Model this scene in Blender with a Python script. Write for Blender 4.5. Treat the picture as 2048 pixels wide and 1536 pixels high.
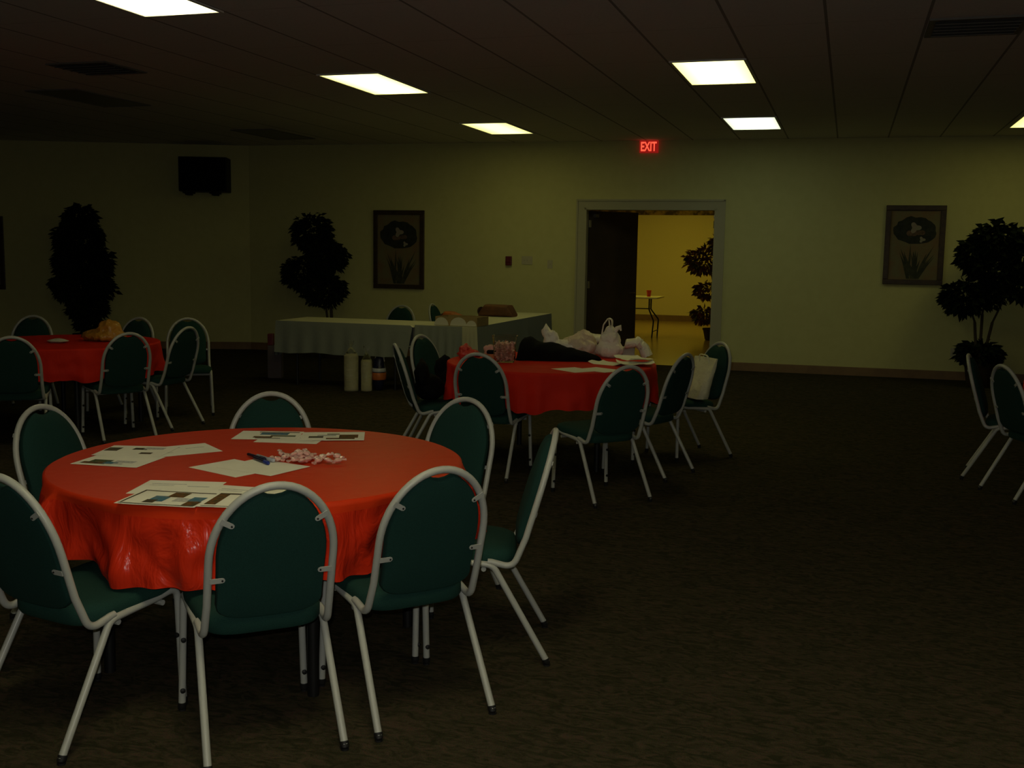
import bpy, bmesh, math, random
from mathutils import Vector, Matrix, noise
random.seed(7)
PI = math.pi
S = bpy.context.scene
for o in list(bpy.data.objects): bpy.data.objects.remove(o)
COL = S.collection

# ------------------------------------------------------------------ camera
cd = bpy.data.cameras.new('camera'); cam = bpy.data.objects.new('camera', cd); COL.objects.link(cam)
cd.sensor_width = 36; cd.lens = 2150.6/2048*36; cd.clip_end = 100
cam.matrix_world = (Matrix.Translation((0, 0, 1.589)) @ Matrix.Rotation(math.radians(17.187), 4, 'Z')
                    @ Matrix.Rotation(math.radians(90-7.0825), 4, 'X') @ Matrix.Rotation(math.radians(.8668), 4, 'Z'))
S.camera = cam
S.view_settings.view_transform = 'Standard'; S.view_settings.look = 'None'
S.view_settings.exposure = 0.0; S.view_settings.gamma = 1.0
try: S.view_settings.use_curve_mapping = False
except Exception: pass
w = bpy.data.worlds.new('world'); S.world = w; w.use_nodes = True
w.node_tree.nodes['Background'].inputs[0].default_value = (.02, .02, .02, 1)
w.node_tree.nodes['Background'].inputs[1].default_value = .0
# the photographer's flash, at the camera
FLASH = 25
fl = bpy.data.lights.new('camera_flash', 'AREA'); fl.size = .03; fl.size_y = .015; fl.shape = 'RECTANGLE'; fl.energy = FLASH; fl.color = (1, .98, .90)
flo = bpy.data.objects.new('camera_flash', fl); COL.objects.link(flo)
flo.matrix_world = cam.matrix_world @ Matrix.Translation((-.03, .055, -.01)); 

# ceiling lamps: (x_left, y_far, colour, strength)
PX = 3.13; PY = 3.68
WARM = (1, .93, .30); COOL = (.88, 1.0, .66); SOFT = (1, .91, .50)
ON = [(-1.452-PX, 6.37, SOFT, 5.0), (-1.452-PX, 13.72-PY, WARM, 4.0), (-1.452-PX, 13.72, WARM, 2.6),
      (-1.452, 13.72-PY, WARM, 4.2), (-1.452, 13.72, COOL, 2.4), (1.70, 14.02, WARM, 2.4),
      (1.70, 2.7, SOFT, 9.0), (-1.452, 2.7, SOFT, 11.0), (-1.452-PX, -.97, SOFT, 3.0), (-1.452, -.97, SOFT, 3.0), (1.70, -.97, SOFT, 3.0), (-1.452-2*PX, 2.7, SOFT, .8)]
OFFS = [(-7.98, 10.33), (-7.85, 13.9)]

# ------------------------------------------------------------------ materials
def mat(name, col, rough=.6, metal=0, spec=.5, bump=None, var=None, trans=0, alpha=1, emit=None, coat=0, sheen=0, ior=1.45):
    m = bpy.data.materials.new(name); m.use_nodes = True; nt = m.node_tree; b = nt.nodes['Principled BSDF']
    I = b.inputs
    I['Base Color'].default_value = (*col, 1); I['Roughness'].default_value = rough; I['Metallic'].default_value = metal
    I['Specular IOR Level'].default_value = spec; I['IOR'].default_value = ior
    I['Transmission Weight'].default_value = trans; I['Alpha'].default_value = alpha; I['Coat Weight'].default_value = coat
    I['Sheen Weight'].default_value = sheen
    tc = nt.nodes.new('ShaderNodeTexCoord')
    if var:   # (scale, second colour)
        n = nt.nodes.new('ShaderNodeTexNoise'); n.inputs['Scale'].default_value = var[0]; n.inputs['Detail'].default_value = 4
        r = nt.nodes.new('ShaderNodeValToRGB'); r.color_ramp.elements[0].position = .4; r.color_ramp.elements[1].position = .62
        r.color_ramp.elements[0].color = (*col, 1); r.color_ramp.elements[1].color = (*var[1], 1)
        nt.links.new(tc.outputs['Object'], n.inputs['Vector']); nt.links.new(n.outputs['Fac'], r.inputs['Fac']); nt.links.new(r.outputs['Color'], I['Base Color'])
    if bump:  # (scale, strength, distance)
        n = nt.nodes.new('ShaderNodeTexNoise'); n.inputs['Scale'].default_value = bump[0]; n.inputs['Detail'].default_value = 3
        bp = nt.nodes.new('ShaderNodeBump'); bp.inputs['Strength'].default_value = bump[1]; bp.inputs['Distance'].default_value = bump[2]
        nt.links.new(tc.outputs['Object'], n.inputs['Vector']); nt.links.new(n.outputs['Fac'], bp.inputs['Height']); nt.links.new(bp.outputs['Normal'], I['Normal'])
    if emit:
        I['Emission Color'].default_value = (*emit[0], 1); I['Emission Strength'].default_value = emit[1]
    return m
def gnode(m): return m.node_tree, m.node_tree.nodes['Principled BSDF'].inputs

M = {}
M['wall'] = mat('wall paint', (.60, .58, .27), .85, bump=(60, .15, .004), var=(9, (.58, .56, .258)))
M['wall_hall'] = mat('hall wall paint', (.70, .62, .36), .85, bump=(60, .1, .004))
M['base'] = mat('brown baseboard', (.22, .13, .055), .5, var=(6, (.19, .11, .05)))
M['trim'] = mat('door frame paint', (.42, .40, .27), .55, bump=(40, .05, .002))
M['door'] = mat('dark stained door', (.040, .026, .014), .45, var=(3, (.055, .035, .018)))
M['door_edge'] = mat('door edge wood', (.10, .065, .03), .6, var=(20, (.08, .05, .025)))
M['frame'] = mat('light grey enamel', (.38, .39, .355), .35, spec=.5, bump=(180, .06, .001))
M['chrome'] = mat('bright metal', (.7, .7, .7), .25, metal=1, bump=(60, .02, .001))
M['green'] = mat('green upholstery', (.012, .046, .036), .9, sheen=.0, spec=.2, bump=(900, .25, .002), var=(350, (.009, .036, .028)))
M['green_back'] = mat('green upholstery rear', (.010, .040, .032), .9, spec=.2, bump=(900, .25, .002), var=(300, (.008, .032, .026)))
M['rubber'] = mat('black rubber', (.006, .006, .006), .6, var=(60, (.009, .009, .009)))
M['black'] = mat('black cloth', (.004, .004, .004), .95, spec=.15, bump=(120, .4, .004))
M['blackbox'] = mat('black casing', (.006, .006, .006), .6, spec=.3, bump=(300, .2, .001))
M['tablewood'] = mat('table top laminate', (.18, .11, .06), .5, var=(5, (.14, .09, .05)))
M['blacklegs'] = mat('black steel', (.006, .006, .006), .5, bump=(100, .05, .001))
M['paper'] = mat('white paper', (.84, .82, .70), .7, var=(7, (.80, .78, .66)))
M['print_dark'] = mat('dark printed picture', (.05, .045, .03), .8, spec=.15, var=(40, (.10, .07, .03)))
M['print_brown'] = mat('brown printed picture', (.16, .07, .02), .8, spec=.15, var=(45, (.06, .05, .02)))
M['print_blue'] = mat('blue printed picture', (.05, .16, .24), .8, spec=.15, var=(50, (.12, .18, .20)))
M['print_grey'] = mat('grey printed text', (.38, .38, .36), .6, var=(120, (.56, .55, .50)))
M['print_green'] = mat('green printed picture', (.03, .08, .03), .8, spec=.15, var=(60, (.12, .10, .04)))
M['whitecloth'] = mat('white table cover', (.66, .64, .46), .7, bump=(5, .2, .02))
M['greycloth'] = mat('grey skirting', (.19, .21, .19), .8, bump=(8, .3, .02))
M['plastic_white'] = mat('white plastic bag', (.86, .80, .68), .35, bump=(22, .9, .02), trans=.15)
M['plastic_pink'] = mat('pinkish plastic bag', (.72, .58, .44), .35, bump=(22, .9, .02), trans=.2)
M['plastic_amber'] = mat('amber plastic bag', (.50, .24, .03), .3, bump=(14, 1., .03), trans=.2)
M['plastic_red'] = mat('red plastic wrap', (.60, .05, .03), .25, bump=(30, 1., .02), trans=.15)
M['clear'] = mat('clear plastic', (.95, .95, .93), .08, trans=1, ior=1.25)
M['wrap'] = mat('clear wrapper', (.80, .50, .44), .2, trans=.45, ior=1.3, bump=(200, .6, .003))
M['candy'] = mat('pink candy', (.75, .22, .20), .3, coat=.4, var=(90, (.85, .50, .45)))
M['tote'] = mat('cream tote', (.62, .61, .40), .8, bump=(18, .8, .02))
M['cup'] = mat('cream foam', (.56, .54, .38), .6, bump=(90, .1, .002))
M['brown_bag'] = mat('brown paper', (.16, .065, .022), .7, var=(10, (.12, .05, .02)), bump=(20, .4, .01))
M['dark_paper'] = mat('dark folded end', (.07, .035, .015), .8, bump=(20, .3, .01))
M['card'] = mat('tan cardboard', (.28, .20, .08), .8, var=(12, (.24, .17, .07)))
M['plate'] = mat('white paper plate', (.50, .48, .40), .7, bump=(50, .1, .002))
M['leaf'] = mat('dark green leaves', (.006, .010, .004), .7, spec=.1, var=(30, (.009, .015, .005)))
M['leaf_hall'] = mat('red and green leaves', (.035, .035, .012), .6, var=(8, (.16, .035, .015)))
M['bark'] = mat('grey brown bark', (.05, .038, .022), .9, bump=(50, .6, .01))
M['pot'] = mat('dark woven pot', (.035, .022, .012), .8, bump=(70, .8, .01))
M['soil'] = mat('dark moss', (.02, .018, .01), 1, bump=(60, .8, .01))
M['picframe'] = mat('dark wood frame', (.055, .033, .012), .45, var=(14, (.035, .02, .01)))
M['signred'] = mat('sign red', (.25, .01, .01), .5, emit=((1, .03, .02), .22), var=(20, (.22, .01, .01)))
M['signletter'] = mat('lit red letters', (.8, .1, .05), .5, emit=((1, .10, .05), 1.3), var=(20, (.8, .1, .05)))
M['alarm'] = mat('dark red plastic', (.13, .015, .02), .4, var=(20, (.11, .012, .018)))
M['plate_wall'] = mat('beige switch plate', (.50, .47, .34), .5, var=(20, (.48, .45, .33)))
M['vent'] = mat('dark vent metal', (.17, .155, .13), .6, var=(12, (.15, .14, .12)))
M['troffer'] = mat('white enamel', (.7, .7, .66), .5, var=(12, (.68, .68, .64)))
M['lens_off'] = mat('unlit acrylic lens', (.17, .165, .15), .4, bump=(200, .3, .002))
M['blue'] = mat('blue plastic', (.02, .04, .25), .35, var=(60, (.015, .03, .2)))
M['navy'] = mat('navy plastic', (.008, .010, .035), .35, var=(60, (.01, .01, .03)))
M['penwhite'] = mat('silver grey plastic', (.40, .42, .48), .3, var=(60, (.36, .38, .44)))
M['orange'] = mat('orange print', (.45, .12, .02), .5, var=(25, (.35, .10, .02)))
M['redcup'] = mat('red cup plastic', (.75, .06, .04), .35, var=(20, (.68, .05, .035)))
M['hallfloor'] = mat('hall floor', (.36, .25, .10), .22, var=(3, (.32, .22, .09)), spec=.5)
M['purplegrey'] = mat('grey purple paper', (.10, .08, .085), .7, bump=(20, .4, .01))

def cloth_mat(name, col, dark, rough, bs, spec):
    m = mat(name, col, rough, spec=spec, coat=.0)
    nt, I = gnode(m); L = nt.links
    tc = nt.nodes.new('ShaderNodeTexCoord')
    mp = nt.nodes.new('ShaderNodeMapping'); mp.inputs['Scale'].default_value = (1, 1, .6); L.new(tc.outputs['Object'], mp.inputs[0])
    v = nt.nodes.new('ShaderNodeTexNoise'); v.inputs['Scale'].default_value = 6; v.inputs['Detail'].default_value = 4; v.inputs['Distortion'].default_value = 1.6
    L.new(mp.outputs[0], v.inputs['Vector'])
    bp = nt.nodes.new('ShaderNodeBump'); bp.inputs['Strength'].default_value = bs; bp.inputs['Distance'].default_value = .05
    L.new(v.outputs['Fac'], bp.inputs['Height']); L.new(bp.outputs['Normal'], I['Normal'])
    n = nt.nodes.new('ShaderNodeTexNoise'); n.inputs['Scale'].default_value = 2.5
    r = nt.nodes.new('ShaderNodeValToRGB'); r.color_ramp.elements[0].color = (*col, 1); r.color_ramp.elements[1].color = (*dark, 1)
    L.new(tc.outputs['Object'], n.inputs['Vector']); L.new(n.outputs['Fac'], r.inputs['Fac']); L.new(r.outputs['Color'], I['Base Color'])
    return m
M['redcloth'] = cloth_mat('red plastic table cover', (.62, .038, .007), (.57, .033, .006), .42, .06, .12)
M['redskirt'] = cloth_mat('red plastic table cover, creased', (.62, .030, .008), (.57, .026, .007), .27, .55, .30)
M['dullcloth'] = cloth_mat('red paper table cover', (.62, .024, .008), (.52, .018, .007), .6, .2, .1)

# carpet
def carpet():
    m = mat('patterned carpet', (.05, .042, .03), 1, spec=.05); nt, I = gnode(m); L = nt.links
    tc = nt.nodes.new('ShaderNodeTexCoord')
    mp = nt.nodes.new('ShaderNodeMapping'); mp.inputs['Rotation'].default_value = (0, 0, .6); mp.inputs['Scale'].default_value = (1, 2.1, 1); L.new(tc.outputs['Object'], mp.inputs[0])
    n1 = nt.nodes.new('ShaderNodeTexNoise'); n1.inputs['Scale'].default_value = 13; n1.inputs['Detail'].default_value = 3; n1.inputs['Distortion'].default_value = 1.6
    L.new(mp.outputs[0], n1.inputs['Vector'])
    r = nt.nodes.new('ShaderNodeValToRGB'); e = r.color_ramp.elements
    e[0].position = .36; e[0].color = (.034, .032, .017, 1); e[1].position = .56; e[1].color = (.068, .056, .033, 1)
    e2 = r.color_ramp.elements.new(.68); e2.color = (.090, .060, .040, 1)
    L.new(n1.outputs['Fac'], r.inputs['Fac'])
    n2 = nt.nodes.new('ShaderNodeTexNoise'); n2.inputs['Scale'].default_value = 160; L.new(tc.outputs['Object'], n2.inputs['Vector'])
    mx = nt.nodes.new('ShaderNodeMix'); mx.data_type = 'RGBA'; mx.blend_type = 'MULTIPLY'; mx.inputs[0].default_value = .6
    L.new(r.outputs['Color'], mx.inputs[6]); L.new(n2.outputs['Color'], mx.inputs[7])
    L.new(mx.outputs[2], I['Base Color'])
    bp = nt.nodes.new('ShaderNodeBump'); bp.inputs['Strength'].default_value = .6; bp.inputs['Distance'].default_value = .006
    L.new(n2.outputs['Fac'], bp.inputs['Height']); L.new(bp.outputs['Normal'], I['Normal'])
    return m
M['carpet'] = carpet()
# ceiling with grid lines
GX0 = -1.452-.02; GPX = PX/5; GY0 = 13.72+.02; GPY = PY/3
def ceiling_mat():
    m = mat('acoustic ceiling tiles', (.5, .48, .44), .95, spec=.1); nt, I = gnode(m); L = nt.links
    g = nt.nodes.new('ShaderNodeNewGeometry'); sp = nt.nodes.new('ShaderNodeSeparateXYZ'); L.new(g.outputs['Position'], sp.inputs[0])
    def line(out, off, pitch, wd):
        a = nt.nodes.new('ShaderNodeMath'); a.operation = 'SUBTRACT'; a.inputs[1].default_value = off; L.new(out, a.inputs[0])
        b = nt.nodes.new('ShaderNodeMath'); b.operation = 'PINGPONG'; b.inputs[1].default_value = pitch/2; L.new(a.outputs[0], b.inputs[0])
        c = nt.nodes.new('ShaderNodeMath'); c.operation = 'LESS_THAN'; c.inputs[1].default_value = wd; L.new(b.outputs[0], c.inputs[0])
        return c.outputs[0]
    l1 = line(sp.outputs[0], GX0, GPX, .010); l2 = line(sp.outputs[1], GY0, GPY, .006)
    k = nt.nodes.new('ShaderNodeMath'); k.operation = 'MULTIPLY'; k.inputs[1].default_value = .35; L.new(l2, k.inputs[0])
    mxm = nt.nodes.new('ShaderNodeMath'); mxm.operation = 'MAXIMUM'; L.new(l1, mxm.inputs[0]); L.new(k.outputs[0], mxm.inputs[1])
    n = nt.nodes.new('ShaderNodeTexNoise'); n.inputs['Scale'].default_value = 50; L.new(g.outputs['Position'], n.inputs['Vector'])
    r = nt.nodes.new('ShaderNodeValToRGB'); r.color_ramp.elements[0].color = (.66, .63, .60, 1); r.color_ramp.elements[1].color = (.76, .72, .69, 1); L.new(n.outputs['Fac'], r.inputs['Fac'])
    mx = nt.nodes.new('ShaderNodeMix'); mx.data_type = 'RGBA'; L.new(mxm.outputs[0], mx.inputs[0]); L.new(r.outputs['Color'], mx.inputs[6]); mx.inputs[7].default_value = (.30, .28, .26, 1)  # shadow gap along the T-bar grid, painted in as a darker line colour
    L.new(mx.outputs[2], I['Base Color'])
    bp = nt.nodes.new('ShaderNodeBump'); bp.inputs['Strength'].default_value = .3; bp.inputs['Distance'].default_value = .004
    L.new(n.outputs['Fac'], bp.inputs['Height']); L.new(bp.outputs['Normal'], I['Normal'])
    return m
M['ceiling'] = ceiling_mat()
_lens = {}
def lens_mat(col, st):
    k = (col, st)
    if k in _lens: return _lens[k]
    m = mat('lit acrylic lens', (.8, .8, .78), .4); nt, I = gnode(m); L = nt.links
    # three tubes behind the acrylic: a little brighter in the middle of the lens (object space x in -.28...28)
    tc = nt.nodes.new('ShaderNodeTexCoord'); sp = nt.nodes.new('ShaderNodeSeparateXYZ'); L.new(tc.outputs['Object'], sp.inputs[0])
    mr = nt.nodes.new('ShaderNodeMapRange'); ab = nt.nodes.new('ShaderNodeMath'); ab.operation = 'ABSOLUTE'; L.new(sp.outputs[0], ab.inputs[0])
    L.new(ab.outputs[0], mr.inputs['Value']); mr.inputs['From Min'].default_value = .10; mr.inputs['From Max'].default_value = .29
    mr.inputs['To Min'].default_value = st*1.1; mr.inputs['To Max'].default_value = st*.42
    L.new(mr.outputs[0], I['Emission Strength']); I['Emission Color'].default_value = (*col, 1)
    _lens[k] = m; return m

# ------------------------------------------------------------------ mesh helpers
def tag(o, label=None, cat=None, group=None, kind=None):
    if label: o['label'] = label
    if cat: o['category'] = cat
    if group: o['group'] = group
    if kind: o['kind'] = kind
    return o
def empty(name, loc, rz=0, label=None, cat=None, group=None):
    o = bpy.data.objects.new(name, None); COL.objects.link(o); o.location = loc; o.rotation_euler = (0, 0, rz)
    o.empty_display_size = .1
    return tag(o, label, cat, group)
def obj(name, bm, mats, parent=None, loc=(0, 0, 0), rz=0, smooth=True, label=None):
    me = bpy.data.meshes.new(name); bmesh.ops.recalc_face_normals(bm, faces=bm.faces) if smooth != 'keep' else None
    bm.to_mesh(me); bm.free()
    if smooth:
        for p in me.polygons: p.use_smooth = True
        try: me.set_sharp_from_angle(angle=math.radians(40))
        except Exception: pass
    if not isinstance(mats, (list, tuple)): mats = [mats]
    for m in mats: me.materials.append(m)
    o = bpy.data.objects.new(name, me); COL.objects.link(o); o.location = loc; o.rotation_euler = (0, 0, rz)
    if parent: o.parent = parent
    if label: o['label'] = label
    return o
def box(bm, x0, x1, y0, y1, z0, z1, mi=0, M4=None, bev=0):
    vs = [bm.verts.new((x, y, z)) for z in (z0, z1) for y in (y0, y1) for x in (x0, x1)]
    if M4:
        for v in vs: v.co = M4 @ v.co
    fs = []
    for f in ((0, 2, 3, 1), (4, 5, 7, 6), (0, 1, 5, 4), (2, 6, 7, 3), (0, 4, 6, 2), (1, 3, 7, 5)):
        q = bm.faces.new([vs[i] for i in f]); q.material_index = mi; fs.append(q)
    if bev:
        es = list({e for f in fs for e in f.edges}); bmesh.ops.bevel(bm, geom=es, offset=bev, segments=2, affect='EDGES', profile=.6)
def fillet(pts, rad, n=6):
    pts = [Vector(p) for p in pts]; out = [pts[0]]
    for i in range(1, len(pts)-1):
        a, b, c = pts[i-1], pts[i], pts[i+1]; r = rad[i-1] if isinstance(rad, (list, tuple)) else rad
        d1 = (a-b).normalized(); d2 = (c-b).normalized(); ang = d1.angle(d2)
        if ang > 3.1: out.append(b); continue
        t = min(r/math.tan(ang/2), (a-b).length*.48, (c-b).length*.48)
        p, q = b+d1*t, b+d2*t
        for k in range(n+1):
            s = k/n; out.append(p*(1-s)**2+b*2*s*(1-s)+q*s*s)
    out.append(pts[-1]); return out
def tube(bm, pts, r, seg=10, mi=0, cap=True, ry=None):
    pts = [Vector(p) for p in pts]; rings = []; n = len(pts)
    t0 = (pts[1]-pts[0]).normalized(); up = Vector((1, 0, 0)) if abs(t0.x) < .8 else Vector((0, 1, 0))
    nrm = t0.cross(up).normalized()
    for i, p in enumerate(pts):
        t = ((pts[min(i+1, n-1)]-p).normalized() if i < n-1 else Vector())+((p-pts[i-1]).normalized() if i > 0 else Vector())
        t.normalize(); nrm = (nrm-t*nrm.dot(t)).normalized(); bi = t.cross(nrm)
        rr = r[i] if isinstance(r, (list, tuple)) else r
        rings.append([bm.verts.new(p+nrm*math.cos(2*PI*k/seg)*rr+bi*math.sin(2*PI*k/seg)*(ry or rr)) for k in range(seg)])
    for a, b in zip(rings, rings[1:]):
        for k in range(seg):
            f = bm.faces.new((a[k], a[(k+1) % seg], b[(k+1) % seg], b[k])); f.material_index = mi
    if cap:
        for q in (rings[0], rings[-1]): bm.faces.new(q).material_index = mi
def lathe(bm, prof, seg=20, mi=0, M4=None, jit=None):
    rings = []
    for r, z in prof:
        ring = []
        for k in range(seg):
            a = 2*PI*k/seg; rr = r*(1+(jit(a, z) if jit else 0)); v = Vector((rr*math.cos(a), rr*math.sin(a), z))
            ring.append(bm.verts.new(M4 @ v if M4 else v))
        rings.append(ring)
    for a, b in zip(rings, rings[1:]):
        for k in range(seg):
            f = bm.faces.new((a[k], a[(k+1) % seg], b[(k+1) % seg], b[k])); f.material_index = mi
    for q in (rings[0], rings[-1]):
        if len({tuple(round(c, 5) for c in v.co) for v in q}) > 2: bm.faces.new(q).material_index = mi
def pad(bm, outline, rings, tf, mi=0):
    """outline: list of 2D pts about a centre; rings: (scale, depth); tf maps (u,v,depth)->Vector"""
    cx = sum(p[0] for p in outline)/len(outline); cy = sum(p[1] for p in outline)/len(outline); R = []
    for s, inset, d in rings:
        ring = []
        for u, v in outline:
            du, dv = u-cx, v-cy; l = math.hypot(du, dv) or 1; k = s*(1-inset/l)
            ring.append(bm.verts.new(tf(cx+du*k, cy+dv*k, d)))
        R.append(ring)
    n = len(outline)
    for a, b in zip(R, R[1:]):
        for i in range(n): bm.faces.new((a[i], a[(i+1) % n], b[(i+1) % n], b[i])).material_index = mi
    bm.faces.new(R[0]).material_index = mi; bm.faces.new(R[-1]).material_index = mi
def copy_tree(o, parent=None):
    c = o.copy(); COL.objects.link(c); c.parent = parent
    for ch in list(o.children): copy_tree(ch, c)
    return c

# ------------------------------------------------------------------ room shell
H = 3.11; DX0, DX1, DT = -3.574, -1.744, 2.20
def wy(x): return 14.974+.026*x
WR = math.atan(.026)
Wm = Matrix.Translation((0, 14.974, 0)) @ Matrix.Rotation(WR, 4, 'Z')     # local: x along wall, y into the wall
CXL = -8.82                                                               # corner with the angled left wall
def st(name, bm, m, smooth=False, **k): return tag(obj(name, bm, m, smooth=smooth, **k), kind='structure')
bm = bmesh.new(); box(bm, -17, 8, -7, 15.2, -.1, 0); st('floor', bm, M['carpet'])
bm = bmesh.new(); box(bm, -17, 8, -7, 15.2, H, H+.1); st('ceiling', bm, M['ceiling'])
bm = bmesh.new(); box(bm, CXL-.1, DX0, 0, .16, 0, H, M4=Wm); box(bm, DX1, 8, 0, .16, 0, H, M4=Wm); box(bm, DX0, DX1, 0, .16, DT, H, M4=Wm)
st('wall_back', bm, M['wall'])
cor = Vector((CXL, wy(CXL), 0)); AL = math.radians(22.2)
Lm = Matrix.Translation(cor) @ Matrix.Rotation(AL, 4, 'Z')                # local -x runs along the left wall, +y behind it
bm = bmesh.new(); box(bm, -8.5, .05, 0, .16, 0, H, M4=Lm); st('wall_left', bm, M['wall'])
e = Lm @ Vector((-8.5, 0, 0))
bm = bmesh.new(); box(bm, e.x-.2, e.x+.05, -7, e.y+.2, 0, H); st('wall_far_left', bm, M['wall'])
bm = bmesh.new(); box(bm, 7.2, 7.4, -7, 15.4, 0, H); st('wall_right', bm, M['wall'])
bm = bmesh.new(); box(bm, -17, 7.3, -5.2, -5, 0, H); st('wall_rear', bm, M['wall'])
for nm, a, b_, MM in (('baseboard_back', CXL, DX0-.1, Wm), ('baseboard_back', DX1+.1, 7.2, Wm), ('baseboard_left', -8.45, -.002, Lm)):
    bm = bmesh.new(); box(bm, a, b_, -.014, -.001, 0, .105, M4=MM); box(bm, a, b_, -.008, -.001, .105, .112, M4=MM); st(nm, bm, M['base'])
# door frame
bm = bmesh.new()
for x0, x1, z0, z1 in ((DX0-.09, DX0, 0, DT+.09), (DX1, DX1+.09, 0, DT+.09), (DX0, DX1, DT, DT+.09)):
    box(bm, x0, x1, -.018, -.001, z0, z1, M4=Wm)
for x0, x1, z0, z1 in ((DX0-.115, DX0-.09, 0, DT+.115), (DX1+.09, DX1+.115, 0, DT+.115), (DX0-.115, DX1+.115, DT+.09, DT+.115)):
    box(bm, x0, x1, -.03, -.001, z0, z1, M4=Wm)
box(bm, DX0, DX0+.03, -.018, .175, 0, DT, M4=Wm); box(bm, DX1-.03, DX1, -.018, .175, 0, DT, M4=Wm); box(bm, DX0, DX1, -.018, .175, DT-.03, DT, M4=Wm)
st('trim_1', bm, M['trim'])
# door leaves (double door opening into the hall)
def leaf(n, hx, ang, sgn):
    r = empty(n, Wm @ Vector((hx, .12, 0)), WR+ang); tag(r, kind='structure')
    wdt = .875
    bm = bmesh.new(); box(bm, 0.004*sgn, wdt*sgn, 0, .044, .012, DT-.04, bev=.002); obj('door_panel', bm, M['door'], r, smooth=False)
    bm = bmesh.new(); box(bm, wdt*sgn-.004, wdt*sgn+.0045, .001, .043, .014, DT-.042); obj('edge_strip', bm, M['door_edge'], r, smooth=False, label='paler wooden edge of the door')
    for z in (.30, 1.12, 1.98):
        bm = bmesh.new(); tube(bm, [(.004*sgn, -.010, z-.05), (.004*sgn, -.010, z+.05)], .009, 8); box(bm, min(0, .045*sgn), max(0, .045*sgn), -.004, 0, z-.05, z+.05)
        obj('hinge', bm, M['chrome'], r, label='bright metal hinge')
    bm = bmesh.new(); box(bm, min(.10*sgn, .16*sgn), max(.10*sgn, .16*sgn), -.03, 0, DT-.13, DT-.085); obj('closer_bracket', bm, M['chrome'], r, smooth=False)
    for s in (-1, 1):
        bm = bmesh.new(); y = -.0 if s < 0 else .044
        tube(bm, fillet([((wdt-.06)*sgn, y, 1.0), ((wdt-.06)*sgn, y+s*.05, 1.0), ((wdt-.17)*sgn, y+s*.05, 1.0)], .012), .009, 8); obj('handle', bm, M['chrome'], r)
    return r
leaf('door_1', DX0+.035, math.radians(47), 1)
leaf('door_2', DX1-.035, math.radians(-93), -1)
# hall behind the door
bm = bmesh.new(); box(bm, -12, 4, 15.03, 25.6, -.1, -.002); st('floor_hall', bm, M['hallfloor'])
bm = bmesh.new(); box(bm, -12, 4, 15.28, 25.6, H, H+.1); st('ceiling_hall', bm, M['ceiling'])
bm = bmesh.new(); box(bm, -12, 4, 25.3, 25.5, 0, H); st('wall_hall_back', bm, M['wall_hall'])
bm = bmesh.new(); box(bm, -12, -11.8, 14.9, 25.4, 0, H); st('wall_hall_left', bm, M['wall_hall'])
bm = bmesh.new(); box(bm, -1.2, -1.0, 15.12, 25.4, 0, H); st('wall_hall_right', bm, M['wall_hall'])
bm = bmesh.new(); box(bm, -11.8, -1.2, 25.28, 25.30, 0, .13); st('baseboard_hall', bm, M['base'])
bord = mat('floral wallpaper border', (.05, .03, .012), .7, var=(9, (.30, .20, .05)))
bm = bmesh.new(); box(bm, -11.8, -1.2, 25.285, 25.30, 2.46, 2.70); st('trim_2', bm, bord)

# ------------------------------------------------------------------ ceiling lamps
GRP_L = 'ceiling troffer lights'
def troffer(x0, yf, col=None, stg=0, label=''):
    W_, L_ = .565, 1.18
    t = empty('ceiling_light', (x0+.3, yf-.61, H), 0, label, 'ceiling light', GRP_L)
    a, b_ = W_/2, L_/2
    bm = bmesh.new()
    for X0, X1, Y0, Y1 in ((-a-.022, -a, -b_-.02, b_+.02), (a, a+.022, -b_-.02, b_+.02), (-a, a, -b_-.02, -b_), (-a, a, b_, b_+.02)):
        box(bm, X0, X1, Y0, Y1, -.012, -.001)
    obj('light_frame', bm, M['troffer'] if col else M['vent'], t, smooth=False)
    bm = bmesh.new(); box(bm, -a, a, -b_, b_, -.007, -.001)
    obj('diffuser', bm, lens_mat(col, stg) if col else M['lens_off'], t, smooth=False)
labs = ['lit ceiling panel at the top left corner of the photo, above the near red table', 'lit ceiling panel left of centre, second back from the near red table',
        'lit ceiling panel close to the back wall, up left of the doorway', 'lit warm ceiling panel in front of the bluish one, right of centre',
        'bluish white lit ceiling panel above right of the doorway', 'lit ceiling panel cut off by the right edge of the photo',
        'lit ceiling panel above the floor right of the camera', 'lit ceiling panel above the front edge of the near red table', 'lit ceiling panel behind the camera on its left',
        'lit ceiling panel just behind the camera', 'lit ceiling panel behind the camera on its right', 'lit ceiling panel far to the left of the near red table']
for (x, y, c, s_), l in zip(ON, labs): troffer(x, y, c, s_, l)
troffer(*OFFS[0], label='unlit dark ceiling panel next to the square vent on the left')
troffer(*OFFS[1], label='unlit dark ceiling panel nearest the left wall corner')
# square vents
def vent(x, y, label):
    t = empty('ceiling_vent', (x, y, H), 0, label, 'vent', 'square ceiling vents')
    bm = bmesh.new()
    for X0, X1, Y0, Y1 in ((-.3, -.26, -.29, .29), (.26, .3, -.29, .29), (-.26, .26, -.29, -.25), (-.26, .26, .25, .29)): box(bm, X0, X1, Y0, Y1, -.014, -.001)
    obj('vent_frame', bm, M['vent'], t, smooth=False)
    bm = bmesh.new(); box(bm, -.26, .26, -.25, .25, -.003, -.001); obj('backing', bm, M['vent'], t, smooth=False)
    for i in range(5):
        bm = bmesh.new(); q = -.2+.1*i; box(bm, -.26, .26, q-.03, q+.02, -.016, -.012, M4=Matrix.Translation((0, q, -.013)) @ Matrix.Rotation(.5, 4, 'X') @ Matrix.Translation((0, -q, .013)))
        obj('slat', bm, M['vent'], t, smooth=False)
vent(-6.32, 8.10, 'dark square ceiling vent at the upper left of the ceiling')
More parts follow.
